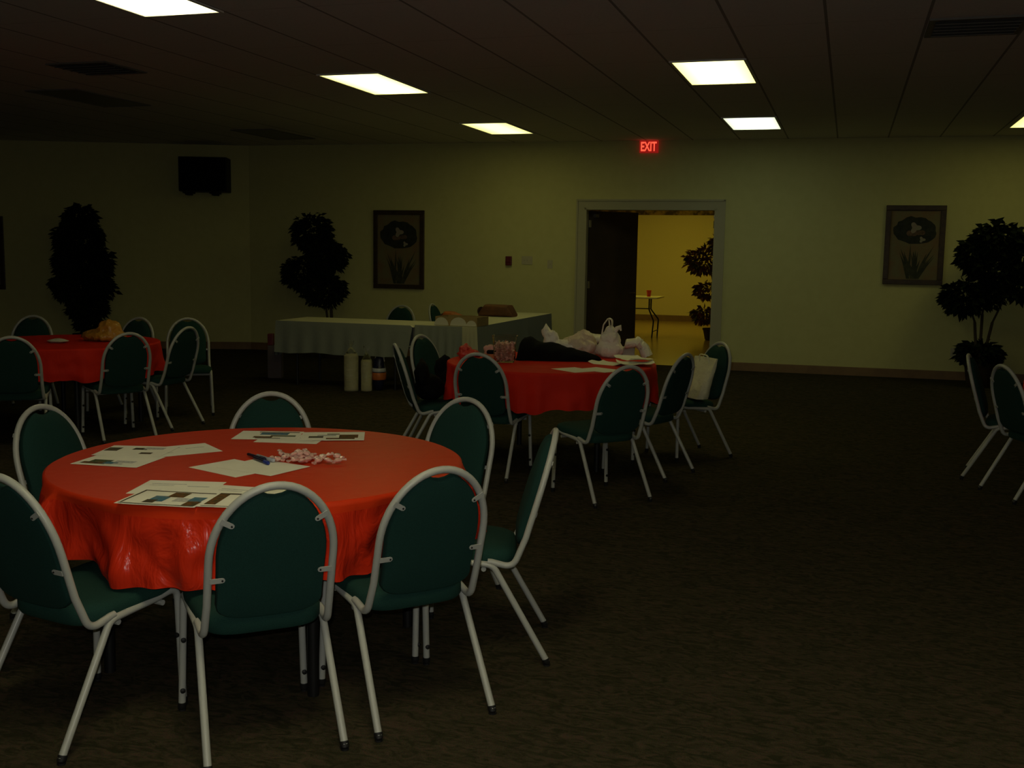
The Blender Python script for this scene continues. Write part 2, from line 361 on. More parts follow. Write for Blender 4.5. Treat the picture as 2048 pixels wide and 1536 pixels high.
vent(.72, 7.92, 'faint dark square ceiling vent at the upper right of the ceiling')

# ------------------------------------------------------------------ things on the walls
def onwall(x, z, y=0): return Wm @ Vector((x, y, z))
# exit sign
t = empty('exit_sign', onwall(-2.692, 3.03), WR, 'small lit red EXIT sign above the double doorway', 'sign')
bm = bmesh.new(); box(bm, -.128, .128, -.05, -.001, -.088, .079, bev=.006); obj('housing', bm, M['signred'], t, smooth=False)
cu = bpy.data.curves.new('letters', 'FONT'); cu.body = 'EXIT'; cu.size = .17; cu.extrude = .002; cu.align_x = 'CENTER'; cu.align_y = 'CENTER'; cu.offset = .004
tmp = bpy.data.objects.new('tmp', cu); COL.objects.link(tmp)
dg = bpy.context.evaluated_depsgraph_get(); me = bpy.data.meshes.new_from_object(tmp.evaluated_get(dg)); bpy.data.objects.remove(tmp)
xs = [v.co.x for v in me.vertices]; ys = [v.co.y for v in me.vertices]; sx = .215/(max(xs)-min(xs)); sy = .125/(max(ys)-min(ys))
cx_, cy_ = (max(xs)+min(xs))/2, (max(ys)+min(ys))/2
for v in me.vertices: v.co = Vector(((v.co.x-cx_)*sx, -.0515-v.co.z, (v.co.y-cy_)*sy-.004))
me.materials.clear(); me.materials.append(M['signletter']); lo = bpy.data.objects.new('lettering', me); COL.objects.link(lo); lo.parent = t
# framed pictures
def art_mat():
    m = mat('iris painting', (.2, .17, .09), .7); nt, I = gnode(m); L = nt.links
    tc = nt.nodes.new('ShaderNodeTexCoord')
    n = nt.nodes.new('ShaderNodeTexNoise'); n.inputs['Scale'].default_value = 6; L.new(tc.outputs['Object'], n.inputs['Vector'])
    r = nt.nodes.new('ShaderNodeValToRGB'); r.color_ramp.elements[0].position = .35; r.color_ramp.elements[1].position = .7
    r.color_ramp.elements[0].color = (.17, .155, .085, 1); r.color_ramp.elements[1].color = (.19, .12, .065, 1); L.new(n.outputs['Fac'], r.inputs['Fac']); L.new(r.outputs['Color'], I['Base Color'])
    return m
M['art'] = art_mat()
M['art_dark'] = mat('painting dark foliage', (.010, .014, .010), .7, var=(14, (.022, .026, .015)))
M['art_leaf'] = mat('painting blades', (.022, .028, .012), .7, var=(10, (.05, .05, .022)))
M['art_pale'] = mat('painting pale petals', (.26, .25, .20), .7, var=(20, (.28, .22, .2)))
M['art_pink'] = mat('painting pink petals', (.07, .045, .03), .7, var=(20, (.15, .09, .06)))
def ngon(bm, pts, y, mi):
    f = bm.faces.new([bm.verts.new((u, y, v)) for u, v in pts]); f.material_index = mi
    if f.normal.y > 0: f.normal_flip()
def picture(loc, rz, wd, ht, label, fr, art=True):
    t = empty('framed_picture', loc, rz, label, 'picture', 'framed iris pictures')
    a, b_ = wd/2, ht/2; q = .065
    bm = bmesh.new()
    for X0, X1, Z0, Z1 in ((-a, a, b_-q, b_), (-a, a, -b_, -b_+q), (-a, -a+q, -b_+q, b_-q), (a-q, a, -b_+q, b_-q)):
        box(bm, X0, X1, -.035, -.001, Z0, Z1, bev=.006)
    obj('frame', bm, fr, t, smooth=False)
    bm = bmesh.new(); y = -.012; ngon(bm, [(-a+q, -b_+q), (a-q, -b_+q), (a-q, b_-q), (-a+q, b_-q)], y, 0)
    rnd = random.Random(3); A = a-q; B = b_-q
    ngon(bm, [(A*.86*math.cos(k/28*2*PI)*(1+.08*rnd.uniform(-1, 1)), B*.42+B*.40*math.sin(k/28*2*PI)*(1+.10*rnd.uniform(-1, 1))) for k in range(28)], y-.0005, 1)
    for k in range(30):
        x0 = rnd.uniform(-.22, .22)*A; x1 = x0*2.4+rnd.uniform(-.45, .45)*A; h_ = rnd.uniform(.45, 1.05)*B
        ngon(bm, [(x0-.012, -B*.98), (x0+.012, -B*.98), ((x0+x1)/2+.016, -B+h_*.6), (x1, -B+h_), ((x0+x1)/2-.010, -B+h_*.6)], y-.001-.0001*k, 2)
    def petal(cx, cz, r_, n, mi, yy):
        ngon(bm, [(cx+r_*(1+.35*math.cos(n*k/24*2*PI))*math.cos(k/24*2*PI), cz+r_*(1+.35*math.cos(n*k/24*2*PI))*math.sin(k/24*2*PI)) for k in range(24)], yy, mi)
    petal(.0, B*.50, .058, 3, 3, y-.004); petal(A*.30, B*.16, .032, 3, 3, y-.0045); petal(-A*.12, B*.34, .05, 2, 4, y-.0035); petal(A*.22, B*.36, .042, 2, 4, y-.0037)
    obj('painting', bm, [M['art'], M['art_dark'], M['art_leaf'], M['art_pale'], M['art_pink']], t, smooth='keep')
    for o in t.children:
        for p_ in o.data.polygons: p_.use_smooth = False
def wx(x): return (x)/math.cos(WR)
picture(onwall(-6.36, 1.575), WR, .80, 1.15, 'framed iris picture on the back wall left of the doorway', M['picframe'])
picture(onwall(.800, 1.735), WR, .735, 1.02, 'framed iris picture on the back wall right of the doorway', M['picframe'])
pl = Lm @ Vector((-4.05, 0, 1.435)); picture(pl, AL, .80, 1.10, 'dark framed picture on the angled wall at the very left edge', M['picframe'])
# fire alarm, switches, outlet
t = empty('fire_alarm', onwall(-4.668, 1.44), WR, 'small dark red fire alarm pull box on the back wall', 'fire alarm')
bm = bmesh.new(); box(bm, -.045, .045, -.04, -.001, -.065, .065, bev=.008); obj('alarm_box', bm, M['alarm'], t, smooth=False)
bm = bmesh.new(); box(bm, -.032, .032, -.052, -.040, -.02, .005, bev=.003); obj('pull_handle', bm, M['alarm'], t, smooth=False)
def plate(x, z, wd, nsw, label, name, cat):
    t = empty(name, onwall(x, z), WR, label, cat)
    bm = bmesh.new(); box(bm, -wd/2, wd/2, -.008, -.001, -.058, .058, bev=.003); obj('cover_plate', bm, M['plate_wall'], t, smooth=False)
    for k in range(nsw):
        q = (k-(nsw-1)/2)*.045; bm = bmesh.new(); box(bm, q-.006, q+.006, -.018, -.008, -.012, .012); obj('toggle' if cat != 'outlet' else 'socket', bm, M['plate_wall'], t, smooth=False)
plate(-4.40, 1.45, .16, 3, 'beige light switch plate beside the red fire alarm', 'light_switch', 'light switch')
plate(-4.06, 1.40, .075, 1, 'small beige switch plate between the fire alarm and the door', 'light_switch', 'light switch')
plate(1.36, .36, .075, 2, 'beige wall outlet low on the back wall by the right plant', 'wall_outlet', 'outlet')
# speaker on the left wall
sp = Lm @ Vector((-.615, 0, 2.64))
t = empty('wall_speaker', sp, AL, 'black box speaker mounted high on the angled left wall', 'speaker')
bm = bmesh.new(); box(bm, -.355, .355, -.40, -.04, -.25, .26, bev=.015); obj('cabinet', bm, M['blackbox'], t, smooth=False)
bm = bmesh.new(); box(bm, -.335, .335, -.412, -.401, -.235, .245, bev=.004); obj('grille', bm, M['black'], t, smooth=False)
for s in (-.24, .15):
    bm = bmesh.new(); box(bm, s-.07, s+.07, -.34, -.10, -.275, -.2505, bev=.004); box(bm, s-.04, s+.04, -.32, -.12, -.30, -.275, bev=.004); obj('bracket_foot', bm, M['blackbox'], t, smooth=False)
bm = bmesh.new(); box(bm, -.12, .12, -.04, -.001, -.12, .12); obj('wall_bracket', bm, M['blackbox'], t, smooth=False)

# ------------------------------------------------------------------ chairs
HB = .192; SL = .146/.500
def by(z): return -.200-(z-.395)*SL
def build_chair():
    root = empty('banquet_chair', (0, 0, 0))
    # seat
    o2 = []
    for k in range(40):
        a = 2*PI*k/40; c, s_ = math.cos(a), math.sin(a); e = .45
        u = .205*math.copysign(abs(c)**e, c); v = .21*math.copysign(abs(s_)**e, s_); u *= 1+.07*(v/.21)
        o2.append((u, v+.015))
    bm = bmesh.new(); tf = lambda u, v, d: Vector((u, v, d+.012*(v/.2)))
    pad(bm, o2, [(1, .030, .392), (1, .008, .393), (1, 0, .405), (1, 0, .432), (1, .008, .447), (1, .03, .456), (.6, 0, .462), (.25, 0, .463)], tf)
    obj('seat', bm, M['green'], root)
    # backrest
    pw, arch, zs = .168, .212, .655
    ol = []
    for k in range(25):
        a = PI*k/24; x = pw*math.cos(a); z = zs+arch*math.sin(a)
        cap = .846+.020*min(1, (abs(x)/.055)**2)
        z = min(z, cap); ol.append((x, z))
    for k in range(1, 6): ol.append((-pw+.004*k/6, zs-(zs-.50)*k/6))
    for k in range(0, 13):
        a = PI+PI*k/12; ol.append((pw*.985*math.copysign(abs(math.cos(a))**.6, math.cos(a)), .492+.050*math.sin(a)))
    for k in range(1, 6): ol.append((pw-.004*(6-k)/6, .50+(zs-.50)*k/6))
    bm = bmesh.new()
    def tfb(u, z, d): n = Vector((0, math.cos(math.atan(SL)), math.sin(math.atan(SL)))); return Vector((u, by(z), z))+n*d
    pad(bm, ol, [(.5, 0, -.012), (1, .02, -.011), (1, .004, -.008), (1, 0, -.002), (1, 0, .018), (1, .012, .030), (.8, 0, .038), (.45, 0, .044), (.15, 0, .045)], tfb)
    obj('backrest', bm, M['green_back'], root)
    # loop frame
    pts = [(HB+.006, -.085, .405)]+fillet([(HB+.006, -.10, .404), (HB+.004, by(.375)+.012, .382), (HB, by(.50), .50)], .06, 7)
    pts = pts+[(HB, by(.58), .58)]
    za = .645; ah = .2375
    for k in range(27):
        a = PI*k/26; z = za+ah*math.sin(a); pts.append((HB*math.cos(a), by(z), z))
    rev = [(-HB, by(.58), .58)]+[(-x, y, z) for x, y, z in reversed([tuple(p) for p in fillet([(HB+.006, -.10, .404), (HB+.004, by(.375)+.012, .382), (HB, by(.50), .50)], .06, 7)])]+[(-HB-.006, -.085, .405)]
    bm = bmesh.new(); tube(bm, pts+rev, .0125, 12); obj('back_frame', bm, M['frame'], root)
    # brackets joining pad and loop, at the rear
    for u, z, dx, dz in ((-1, .775, .8, -.45), (1, .775, .8, -.45), (-1, .590, 1, 0), (1, .590, 1, 0)):
        if z > .7: P = Vector((u*.163, 0, z+.012)); D = Vector((-u*.033, 0, -.019))
        else: P = Vector((u*.188, 0, z)); D = Vector((-u*.037, 0, 0))
        bm = bmesh.new(); n = Vector((0, -math.cos(math.atan(SL)), -math.sin(math.atan(SL))))
        a = Vector((P.x, by(P.z), P.z))+n*.0145; b_ = P+D; b_ = Vector((b_.x, by(b_.z), b_.z))+n*.0145
        dd = (b_-a).normalized(); sd = dd.cross(n)*.0085
        ring = [a-sd, b_-sd]+[b_+dd*.0085*math.sin(q)-sd*math.cos(q) for q in (.8, PI/2, PI-.8)]+[b_+sd, a+sd]
        v1 = [bm.verts.new(q) for q in ring]; v2 = [bm.verts.new(q-n*.003) for q in ring]
        bm.faces.new(v1); bm.faces.new(v2)
        for i in range(len(ring)): bm.faces.new((v1[i], v1[(i+1) % len(ring)], v2[(i+1) % len(ring)], v2[i]))
        br = obj('bracket', bm, M['frame'], root, smooth=False)
        bm = bmesh.new(); c = b_+n*.002; tube(bm, [c-n*.002, c+n*.0005], .0032, 8); obj('screw', bm, M['rubber'], br, smooth=False)
    for s_ in (-1, 1):
        X = .200*s_; F = .213*s_
        fr = fillet([(X, .09, .4095), (X, .185, .425), (F, .19, .018)], .045, 8)
        re = fillet([(X, -.03, .3995), (X, -.105, .392), (F, -.318, .018)], .05, 8)
        bm = bmesh.new(); tube(bm, [(X, -.03, .3995), (X, .09, .4095)], .0125, 12, cap=False); obj('side_rail', bm, M['frame'], root)
        for P, nm in ((fr, 'f'), (re, 'r')):
            bm = bmesh.new(); tube(bm, P, .0125, 12); lg = obj('leg', bm, M['frame'], root)
            f = Vector(P[-1]); d = (Vector(P[-1])-Vector(P[-2])).normalized()
            bm = bmesh.new(); tube(bm, [f-d*.012, f+Vector((0, 0, -.006)), (f.x, f.y, .006)], [.0145, .0145, .010], 10); tube(bm, [(f.x, f.y, .006), (f.x, f.y, .001)], .013, 10); obj('foot_cap', bm, M['rubber'], lg)
            if nm == 'f':
                for z in (.075, .255):
                    q = Vector(P[-1]).lerp(Vector(P[-2]), (z-.018)/(P[-2][2]-.018)); bm = bmesh.new()
                    tube(bm, [q+Vector((0, -.010, 0)), q+Vector((0, -.0165, 0)), q+Vector((0, -.019, 0))], [.009, .009, .004], 10); obj('bumper', bm, M['rubber'], lg)
    for y_, z_ in ((.12, .385), (-.07, .375)):
        bm = bmesh.new(); tube(bm, [(-.20, y_, z_), (.20, y_, z_)], .010, 8); obj('cross_bar', bm, M['frame'], root)
    return root
chair0 = build_chair()
NEAR, MID, LEFT, RIGHT, BQ = ('chairs around the near red table', 'chairs around the middle red table', 'chairs around the left red table',
                              'chairs at the right edge table', 'chairs behind the white covered tables')
L0 = 'green padded chair with light grey tube frame '
CH = [
 (-1.828, 3.051, .744, NEAR, 'green chair seen from behind at the front centre of the near red table'),
 (-1.475, 3.424, .843, NEAR, 'green chair seen from behind, right of the front centre chair at the near table'),
 (-2.382, 2.943, -.188, NEAR, 'green chair cut off by the lower left edge, its seat under the red cover'),
 (-1.40, 3.965, 1.86, NEAR, 'green chair seen side on at the right of the near red table'),
 (-1.80, 4.45, 2.84, NEAR, 'green chair at the back right of the near red table'),
 (-2.515, 4.27, 3.509, NEAR, 'green chair at the far side of the near table, only its rounded top showing'),
 (-2.992, 3.792, -1.633, NEAR, 'green chair on the left side of the near red table'),
 (-2.370, 7.256, -.054, MID, 'green chair seen from behind at the front left of the middle table'),
 (-1.517, 6.800, .813, MID, 'green chair seen from behind at the front right of the middle table'),
 (-1.376, 7.66, 1.24, MID, 'green chair on the right of the middle table, next to the chair holding a tote'),
 (-1.187, 8.414, 2.314, MID, 'green chair holding a cream tote bag, rightmost at the middle table'),
 (-2.890, 7.510, -1.021, MID, 'green chair seen side on at the left of the middle table, near the foam cups'),
 (-3.0, 8.12, -1.80, MID, 'green chair with a black coat at the back left of the middle table'),
 (-6.188, 6.875, .605, LEFT, 'green chair seen from behind at the left edge, front of the left red table'),
 (-5.76, 7.48, 1.0, LEFT, 'green chair seen from behind at the front right of the left red table'),
 (-5.78, 8.09, 1.50, LEFT, 'narrow looking green chair at the right of the left red table'),
 (-5.93, 8.78, 3.736, LEFT, 'green chair facing the camera with shiny front legs, right of the left red table'),
 (-7.45, 8.33, -2.75, LEFT, 'green chair behind the left red table, leftmost rounded top'),
 (-6.55, 8.56, 3.14, LEFT, 'green chair behind the left red table beside the amber bag'),
 (1.203, 8.378, -1.746, RIGHT, 'green chair seen edge on in front of the right plant'),
 (1.316, 7.828, -1.175, RIGHT, 'green chair cut off by the right edge of the photo'),
 (-5.30, 12.10, 3.14, BQ, 'dark chair top behind the white covered table below the left picture'),
 (-4.78, 13.0, -1.57, BQ, 'dark chair top tucked against the inner side of the corner of white tables'),
]
for i, (x, y, a, g, l) in enumerate(CH):
    c = chair0 if i == 0 else copy_tree(chair0)
    c.location = (x, y, 0); c.rotation_euler = (0, 0, a); tag(c, l, 'chair', g)

# ------------------------------------------------------------------ round tables and their covers
def round_table(x, y, angs, label, R=.76):
    t = empty('round_table', (x, y, 0), 0, label, 'table', 'round folding tables')
    bm = bmesh.new(); lathe(bm, [(.05, .722), (R-.01, .722), (R, .726), (R, .742), (R-.006, .745), (.05, .745)], 64); obj('table_top', bm, M['tablewood'], t)
    P = [Vector((.60*math.cos(math.radians(a)), .60*math.sin(math.radians(a)), 0)) for a in angs]
    for p in P:
        bm = bmesh.new(); tube(bm, fillet([(p.x*.9, p.y*.9, .722), (p.x, p.y, .55), (p.x, p.y, .0)], .1), .021, 10); obj('leg', bm, M['blacklegs'], t)
    for a, b_ in ((0, 1), (2, 3)):
        bm = bmesh.new(); tube(bm, [P[a]*.93+Vector((0, 0, .66)), P[b_]*.93+Vector((0, 0, .66))], .011, 8); obj('brace', bm, M['blacklegs'], t)
    return t
def table_cloth(x, y, R, seed, label, m, drop=.262, folds=11, amp=.05, corners=4, cw=.03, big=0, pleat=0):
    rnd = random.Random(seed); N = 360; K = 14; bm = bmesh.new(); rings = []
    ph = [rnd.uniform(0, 2*PI) for _ in range(8)]
    def fold(a):
        s = math.sin(folds*a+ph[0]+.9*math.sin(2*a+ph[1]))+.55*math.sin((folds*2-3)*a+ph[2]+.8*math.sin(3*a+ph[4]))+.22*math.sin(41*a+ph[3])
        s = max(-1.4, min(1.6, s))*(.75+.35*math.sin(3*a+ph[7])); s = math.copysign(abs(s)**.8, s)
        return s+pleat*(((folds*.5*a+ph[4]+.5*math.sin(a*3+ph[2]))/(2*PI) % 1)**3-.25)*1.6
    zt = .7475
    for r in (0.0, .15, .4, .65, .85, .95, .985): 
        rings.append([bm.verts.new((R*r*math.cos(2*PI*k/N), R*r*math.sin(2*PI*k/N), zt)) for k in range(N)] if r > 0 else None)
    c0 = bm.verts.new((0, 0, zt)); rings = rings[1:]
    for k in range(N): bm.faces.new((c0, rings[0][k], rings[0][(k+1) % N]))
    for j in range(K+1):
        t_ = j/K; ring = []
        for k in range(N):
            a = 2*PI*k/N; f = fold(a)
            dz = drop*(1+cw*math.sin(corners*a+ph[5])+.04*math.sin(7*a+ph[6])+.045*f+big*noise.noise(Vector((math.cos(a)*3, math.sin(a)*3, seed))))
            if t_ < .12: q = t_/.12; rr = R-.012+.012*math.sin(q*PI/2); z = zt-.012*(1-math.cos(q*PI/2))
            else:
                q = (t_-.12)/.88; rr = R+.012*q+amp*f*q**.8*(1 if f > 0 else .62)+(.010+.03*big)*noise.noise(Vector((math.cos(a)*7, math.sin(a)*7, q*3+seed)))*q**.5*2
                z = zt-.012-(dz-.012)*q
            ring.append(bm.verts.new((rr*math.cos(a), rr*math.sin(a), z)))
        rings.append(ring)
    for q_, (a_, b_) in enumerate(zip(rings, rings[1:])):
        for k in range(N):
            f_ = bm.faces.new((a_[k], a_[(k+1) % N], b_[(k+1) % N], b_[k]))
            if q_ > 8 and isinstance(m, list): f_.material_index = 1
    o = obj('tablecloth', bm, m, None, (x, y, 0)); o.data.set_sharp_from_angle(angle=math.radians(80))
    return tag(o, label, 'tablecloth', 'red round tablecloths')
TN = (-2.189, 3.72); TM = (-2.138, 7.924); TL = (-6.44, 7.75); TR = (2.00, 8.08)
round_table(*TN, (231, 317, 37, 149), 'round folding table on black legs under the near shiny red cover')
table_cloth(*TN, .80, 5, 'shiny red plastic cover hanging in folds on the near round table', [M['redcloth'], M['redskirt']], .266, 10, .066, cw=.02, big=.16, pleat=1.3)
round_table(*TM, (223, 320, 65, 130), 'round folding table under the dull red cover in the middle of the room')
table_cloth(*TM, .80, 8, 'dark red cover on the middle round table, under the bags and candy tub', M['dullcloth'], .266, 17, .024)
round_table(*TL, (225, 315, 50, 135), 'round folding table under the dark red cover on the left', R=.74)
table_cloth(*TL, .765, 12, 'dark red cover on the left round table, under the amber bag', M['dullcloth'], .264, 12, .03)
round_table(*TR, (230, 310, 50, 130), 'round folding table cut off by the right edge of the photo')
table_cloth(*TR, .80, 15, 'dark red cover just showing at the right edge of the photo', M['dullcloth'], .264, 12, .03)

# ------------------------------------------------------------------ sheets of paper
PM = [M['paper'], M['print_dark'], M['print_brown'], M['print_blue'], M['print_grey'], M['print_green']]
def sheet(x, y, deg, z, label, patches=(), group=None, wd=.279, hd=.216, curl=.0, seed=0):
    bm = bmesh.new(); nx, ny = 10, 8; g = []
    def hz(u, v): return curl*(max(0, abs(u)/(wd/2)-.5)**2)*2+curl*.5*noise.noise(Vector((u*9, v*9, seed)))
    for s_ in (0, 1):
        g.append([[bm.verts.new((wd*(i/nx-.5), hd*(j/ny-.5), max(0, hz(wd*(i/nx-.5), hd*(j/ny-.5)))+.0005*s_)) for i in range(nx+1)] for j in range(ny+1)])
    for s_ in (0, 1):
        for j in range(ny):
            for i in range(nx): bm.faces.new((g[s_][j][i], g[s_][j][i+1], g[s_][j+1][i+1], g[s_][j+1][i]))
    rim = [(0, i) for i in range(nx)]+[(j, nx) for j in range(ny)]+[(ny, nx-i) for i in range(nx)]+[(ny-j, 0) for j in range(ny)]
    for q in range(len(rim)):
        a, b_ = rim[q], rim[(q+1) % len(rim)]; bm.faces.new((g[0][a[0]][a[1]], g[0][b_[0]][b_[1]], g[1][b_[0]][b_[1]], g[1][a[0]][a[1]]))
    for k, (u0, u1, v0, v1, mi) in enumerate(patches):   # printed areas: fractions of the sheet
        n_ = 4; G = [[bm.verts.new((wd*(u0+(u1-u0)*i/n_-.5), hd*(v0+(v1-v0)*j/n_-.5), max(0, hz(wd*(u0+(u1-u0)*i/n_-.5), hd*(v0+(v1-v0)*j/n_-.5)))+.0008+.0001*k)) for i in range(n_+1)] for j in range(n_+1)]
        for j in range(n_):
            for i in range(n_): bm.faces.new((G[j][i], G[j][i+1], G[j+1][i+1], G[j+1][i])).material_index = mi
    o = obj('paper_sheet', bm, PM, None, (x, y, z), math.radians(deg), smooth='keep')
    for f in o.data.polygons: f.use_smooth = True
    return tag(o, label, 'paper', group)
ZT = .7482
GNP = 'papers on the near red table'; GMP = 'papers on the middle table'
collage = [(.03, .97, .88, .93, 1), (.03, .06, .10, .9, 1), (.30, .50, .25, .60, 3), (.45, .66, .55, .86, 2), (.28, .42, .15, .35, 1), (.60, .80, .30, .52, 4), (.78, .95, .35, .62, 3), (.80, .97, .08, .34, 2), (.03, .97, .04, .07, 1)]
text = [(.10, .55, .72, .76, 4), (.10, .42, .62, .65, 4), (.60, .88, .58, .62, 4), (.15, .35, .30, .33, 4)]
sheet(-2.20, 3.175, 14, ZT, 'plain sheet at the back of the front paper group on the near table', text, GNP, seed=1)
sheet(-1.93, 3.165, 4, ZT+.0015, 'sheet with small print just behind the front centre chair on the near table', text, GNP, seed=2)
sheet(-2.125, 3.02, 8, ZT+.003, 'photo collage sheet with dark border, frontmost left on the near table', collage, GNP, curl=.002, seed=3)
sheet(-1.855, 3.075, 12, ZT+.006, 'photo collage sheet partly hidden by the front centre chair', [(.04, .18, .15, .85, 2), (.04, .96, .82, .90, 1), (.45, .60, .45, .8, 1), (.62, .9, .3, .8, 2), (.03, .97, .04, .07, 1)], GNP, seed=4)
sheet(-2.60, 3.78, 52, ZT, 'sheet with faint print, rightmost of the left paper group on the near table', text, GNP, seed=5)
sheet(-2.69, 3.50, 6, ZT+.0015, 'collage sheet nearest the left edge of the near table', [(.08, .45, .12, .28, 2), (.15, .45, .28, .48, 5), (.40, .6, .15, .35, 3), (.50, .80, .30, .48, 4), (.55, .7, .15, .24, 4)], GNP, seed=6)
sheet(-2.745, 3.685, 14, ZT+.003, 'collage sheet at the back of the left paper group on the near table', [(.02, .22, .45, .78, 1), (.40, .62, .60, .80, 1), (.55, .85, .66, .86, 4), (.62, .80, .20, .36, 1)], GNP, seed=7)
sheet(-2.31, 4.19, 12, ZT, 'plain sheet lying under the two collages at the back of the near table', text, GNP, seed=8)
sheet(-2.445, 4.22, 17, ZT+.0015, 'collage sheet, left one at the back of the near table', [(.35, .80, .55, .80, 3), (.30, .95, .82, .90, 2), (.30, .60, .20, .36, 2), (.55, .95, .36, .50, 5), (.35, .75, .12, .18, 1)], GNP, seed=9)
sheet(-2.165, 4.30, 24, ZT+.003, 'collage sheet, right one at the back of the near table', [(.12, .35, .30, .50, 1), (.25, .55, .50, .66, 4), (.40, .85, .14, .28, 2), (.60, .90, .28, .66, 2), (.40, .60, .68, .78, 5)], GNP, seed=10)
sheet(-2.20, 3.545, -20, ZT, 'blank sheet in the middle of the near table under the pens', [], GNP, seed=11)
sheet(-2.105, 3.595, -14, ZT+.0015, 'blank sheet in the middle of the near table under the candies', [], GNP, seed=12)
sheet(-1.83, 7.43, -38, ZT, 'white sheet at the front edge of the middle table', [], GMP, seed=13)
sheet(-1.66, 7.50, -30, ZT+.0015, 'white sheet behind the front right chair of the middle table', [], GMP, seed=14)
sheet(-1.68, 7.96, -20, ZT, 'crumpled sheet beside the tip of the black coat', [], GMP, curl=.03, seed=15)
sheet(-1.49, 7.92, 14, ZT+.016, 'crumpled sheet on the right side of the middle table', [], GMP, curl=.035, seed=16)
sheet(-1.52, 8.06, -50, ZT+.034, 'topmost crumpled sheet near the right rim of the middle table', [], GMP, curl=.03, seed=17)

# pens
def pen(x, y, deg, z, mbody, mcap, label):
    t = empty('pen', (x, y, z), math.radians(deg), label, 'pen', 'pens on the near table')
    bm = bmesh.new(); tube(bm, [(-.07, 0, 0), (-.066, 0, 0), (.03, 0, 0)], [.004, .0062, .0062], 10); tube(bm, [(-.07, 0, 0), (-.078, 0, 0)], [.003, .0008], 8); obj('barrel', bm, mbody, t)
    bm = bmesh.new(); tube(bm, [(.03, 0, 0), (.068, 0, 0), (.072, 0, 0)], [.0072, .0072, .004], 10); cp_ = obj('cap', bm, mcap, t)
    bm = bmesh.new(); box(bm, .03, .068, -.0015, .0015, .0052, .0085); obj('clip', bm, mcap, cp_, smooth=False)
pen(-2.215, 3.728, -31, ZT+.0095, M['navy'], M['navy'], 'dark pen, leftmost of the three pens on the blank sheet')
pen(-2.158, 3.667, -36, ZT+.0102, M['navy'], M['blue'], 'dark pen with a bright blue cap on the blank sheet')
pen(-2.168, 3.716, -32, ZT+.0102, M['penwhite'], M['penwhite'], 'silvery pen beside the candies on the near table')

# wrapped candies
def build_candy():
    r = empty('wrapped_candy', (0, 0, 0))
    bm = bmesh.new(); lathe(bm, [(.001, -.0055), (.008, -.0055), (.0115, -.002), (.0115, .002), (.008, .0055), (.001, .0055)], 14); obj('sweet', bm, M['candy'], r)
    bm = bmesh.new(); rnd = random.Random(2)
    prof = [(-.028, .009), (-.021, .006), (-.014, .0018), (-.0125, .007), (-.006, .0122), (.006, .0122), (.0125, .007), (.014, .0018), (.021, .006), (.028, .009)]
    Mx = Matrix.Rotation(PI/2, 4, 'Y'); rings = []
    for x, rr in prof:
        rings.append([bm.verts.new((x, rr*math.cos(k*PI/5)*(1.05 if abs(x) < .013 else 1.1), rr*math.sin(k*PI/5)*(.62 if abs(x) < .013 else .45*(1+.4*(k % 2))))) for k in range(10)])
    for a, b_ in zip(rings, rings[1:]):
        for k in range(10): bm.faces.new((a[k], a[(k+1) % 10], b_[(k+1) % 10], b_[k]))
    obj('wrapper', bm, M['wrap'], r, label='clear twisted wrapper')
    return r
candy0 = build_candy()
rnd = random.Random(11)
cpos = []
for k in range(200):
    if len(cpos) >= 17: break
    x = -2.04+rnd.gauss(0, .052); y = 3.755+rnd.gauss(0, .045)
    if all(math.hypot(x-a, y-b_) > .027 for a, b_, _ in cpos): cpos.append((x, y, ZT+.010))
cpos += [(-2.04, 3.76, ZT+.024), (-2.02, 3.78, ZT+.024), (-2.055, 3.74, ZT+.023)]
for i, (x, y, z) in enumerate(cpos):
    c = candy0 if i == 0 else copy_tree(candy0); c.scale = (1.15,)*3; c.location = (x, y, z+.006); c.rotation_euler = (rnd.uniform(-.3, .3), rnd.uniform(-.3, .3), rnd.uniform(0, 6.28))
    tag(c, 'pink sweet in a clear twisted wrapper, in the loose pile beside the pens', 'candy', 'candies piled on the near table')
# tub of candies on the middle table
TBX, TBY = -2.455, 7.74
t = empty('candy_tub', (TBX, TBY, ZT), .25, 'clear square plastic tub full of pink candies on the middle table', 'tub')
bm = bmesh.new(); rings = []
def sq(hw, z): return [bm.verts.new((hw*sx_*(1 if (sx_, sy_) else 1), hw*.8*sy_, z)) for sx_, sy_ in ((-.92, -1), (.92, -1), (1, -.92), (1, .92), (.92, 1), (-.92, 1), (-1, .92), (-1, -.92))]
for hw, z in ((.070, .0005), (.078, .02), (.084, .13), (.092, .195), (.096, .200), (.094, .201), (.089, .196), (.081, .13), (.075, .022), (.067, .004)): rings.append(sq(hw, z))
for a, b_ in zip(rings, rings[1:]):
    for k in range(8): bm.faces.new((a[k], a[(k+1) % 8], b_[(k+1) % 8], b_[k]))
bm.faces.new(rings[0]); bm.faces.new(rings[-1]); obj('tub_wall', bm, M['clear'], t)
n_ = 0; rt = Matrix.Rotation(.25, 4, 'Z')
for lz in range(8):
    hw = .060+.0016*lz; 
    for ix in range(4):
        for iy in range(3):
            if 0 < ix < 3 and iy == 1 and lz < 5: continue
            p = rt @ Vector(((ix/3-.5)*2*hw*.80+rnd.uniform(-.003, .003), (iy/2-.5)*2*hw*.66+rnd.uniform(-.003, .003), 0))
            c = copy_tree(candy0); c.location = (TBX+p.x, TBY+p.y, ZT+.024+.0165*lz); c.scale = (.95, 1.1, 1.15)
            c.rotation_euler = (rnd.uniform(-.9, .9), rnd.uniform(-.9, .9), rnd.uniform(0, 6.28)); n_ += 1
            tag(c, 'pink wrapped sweet inside the clear tub on the middle table', 'candy', 'candies in the clear tub')

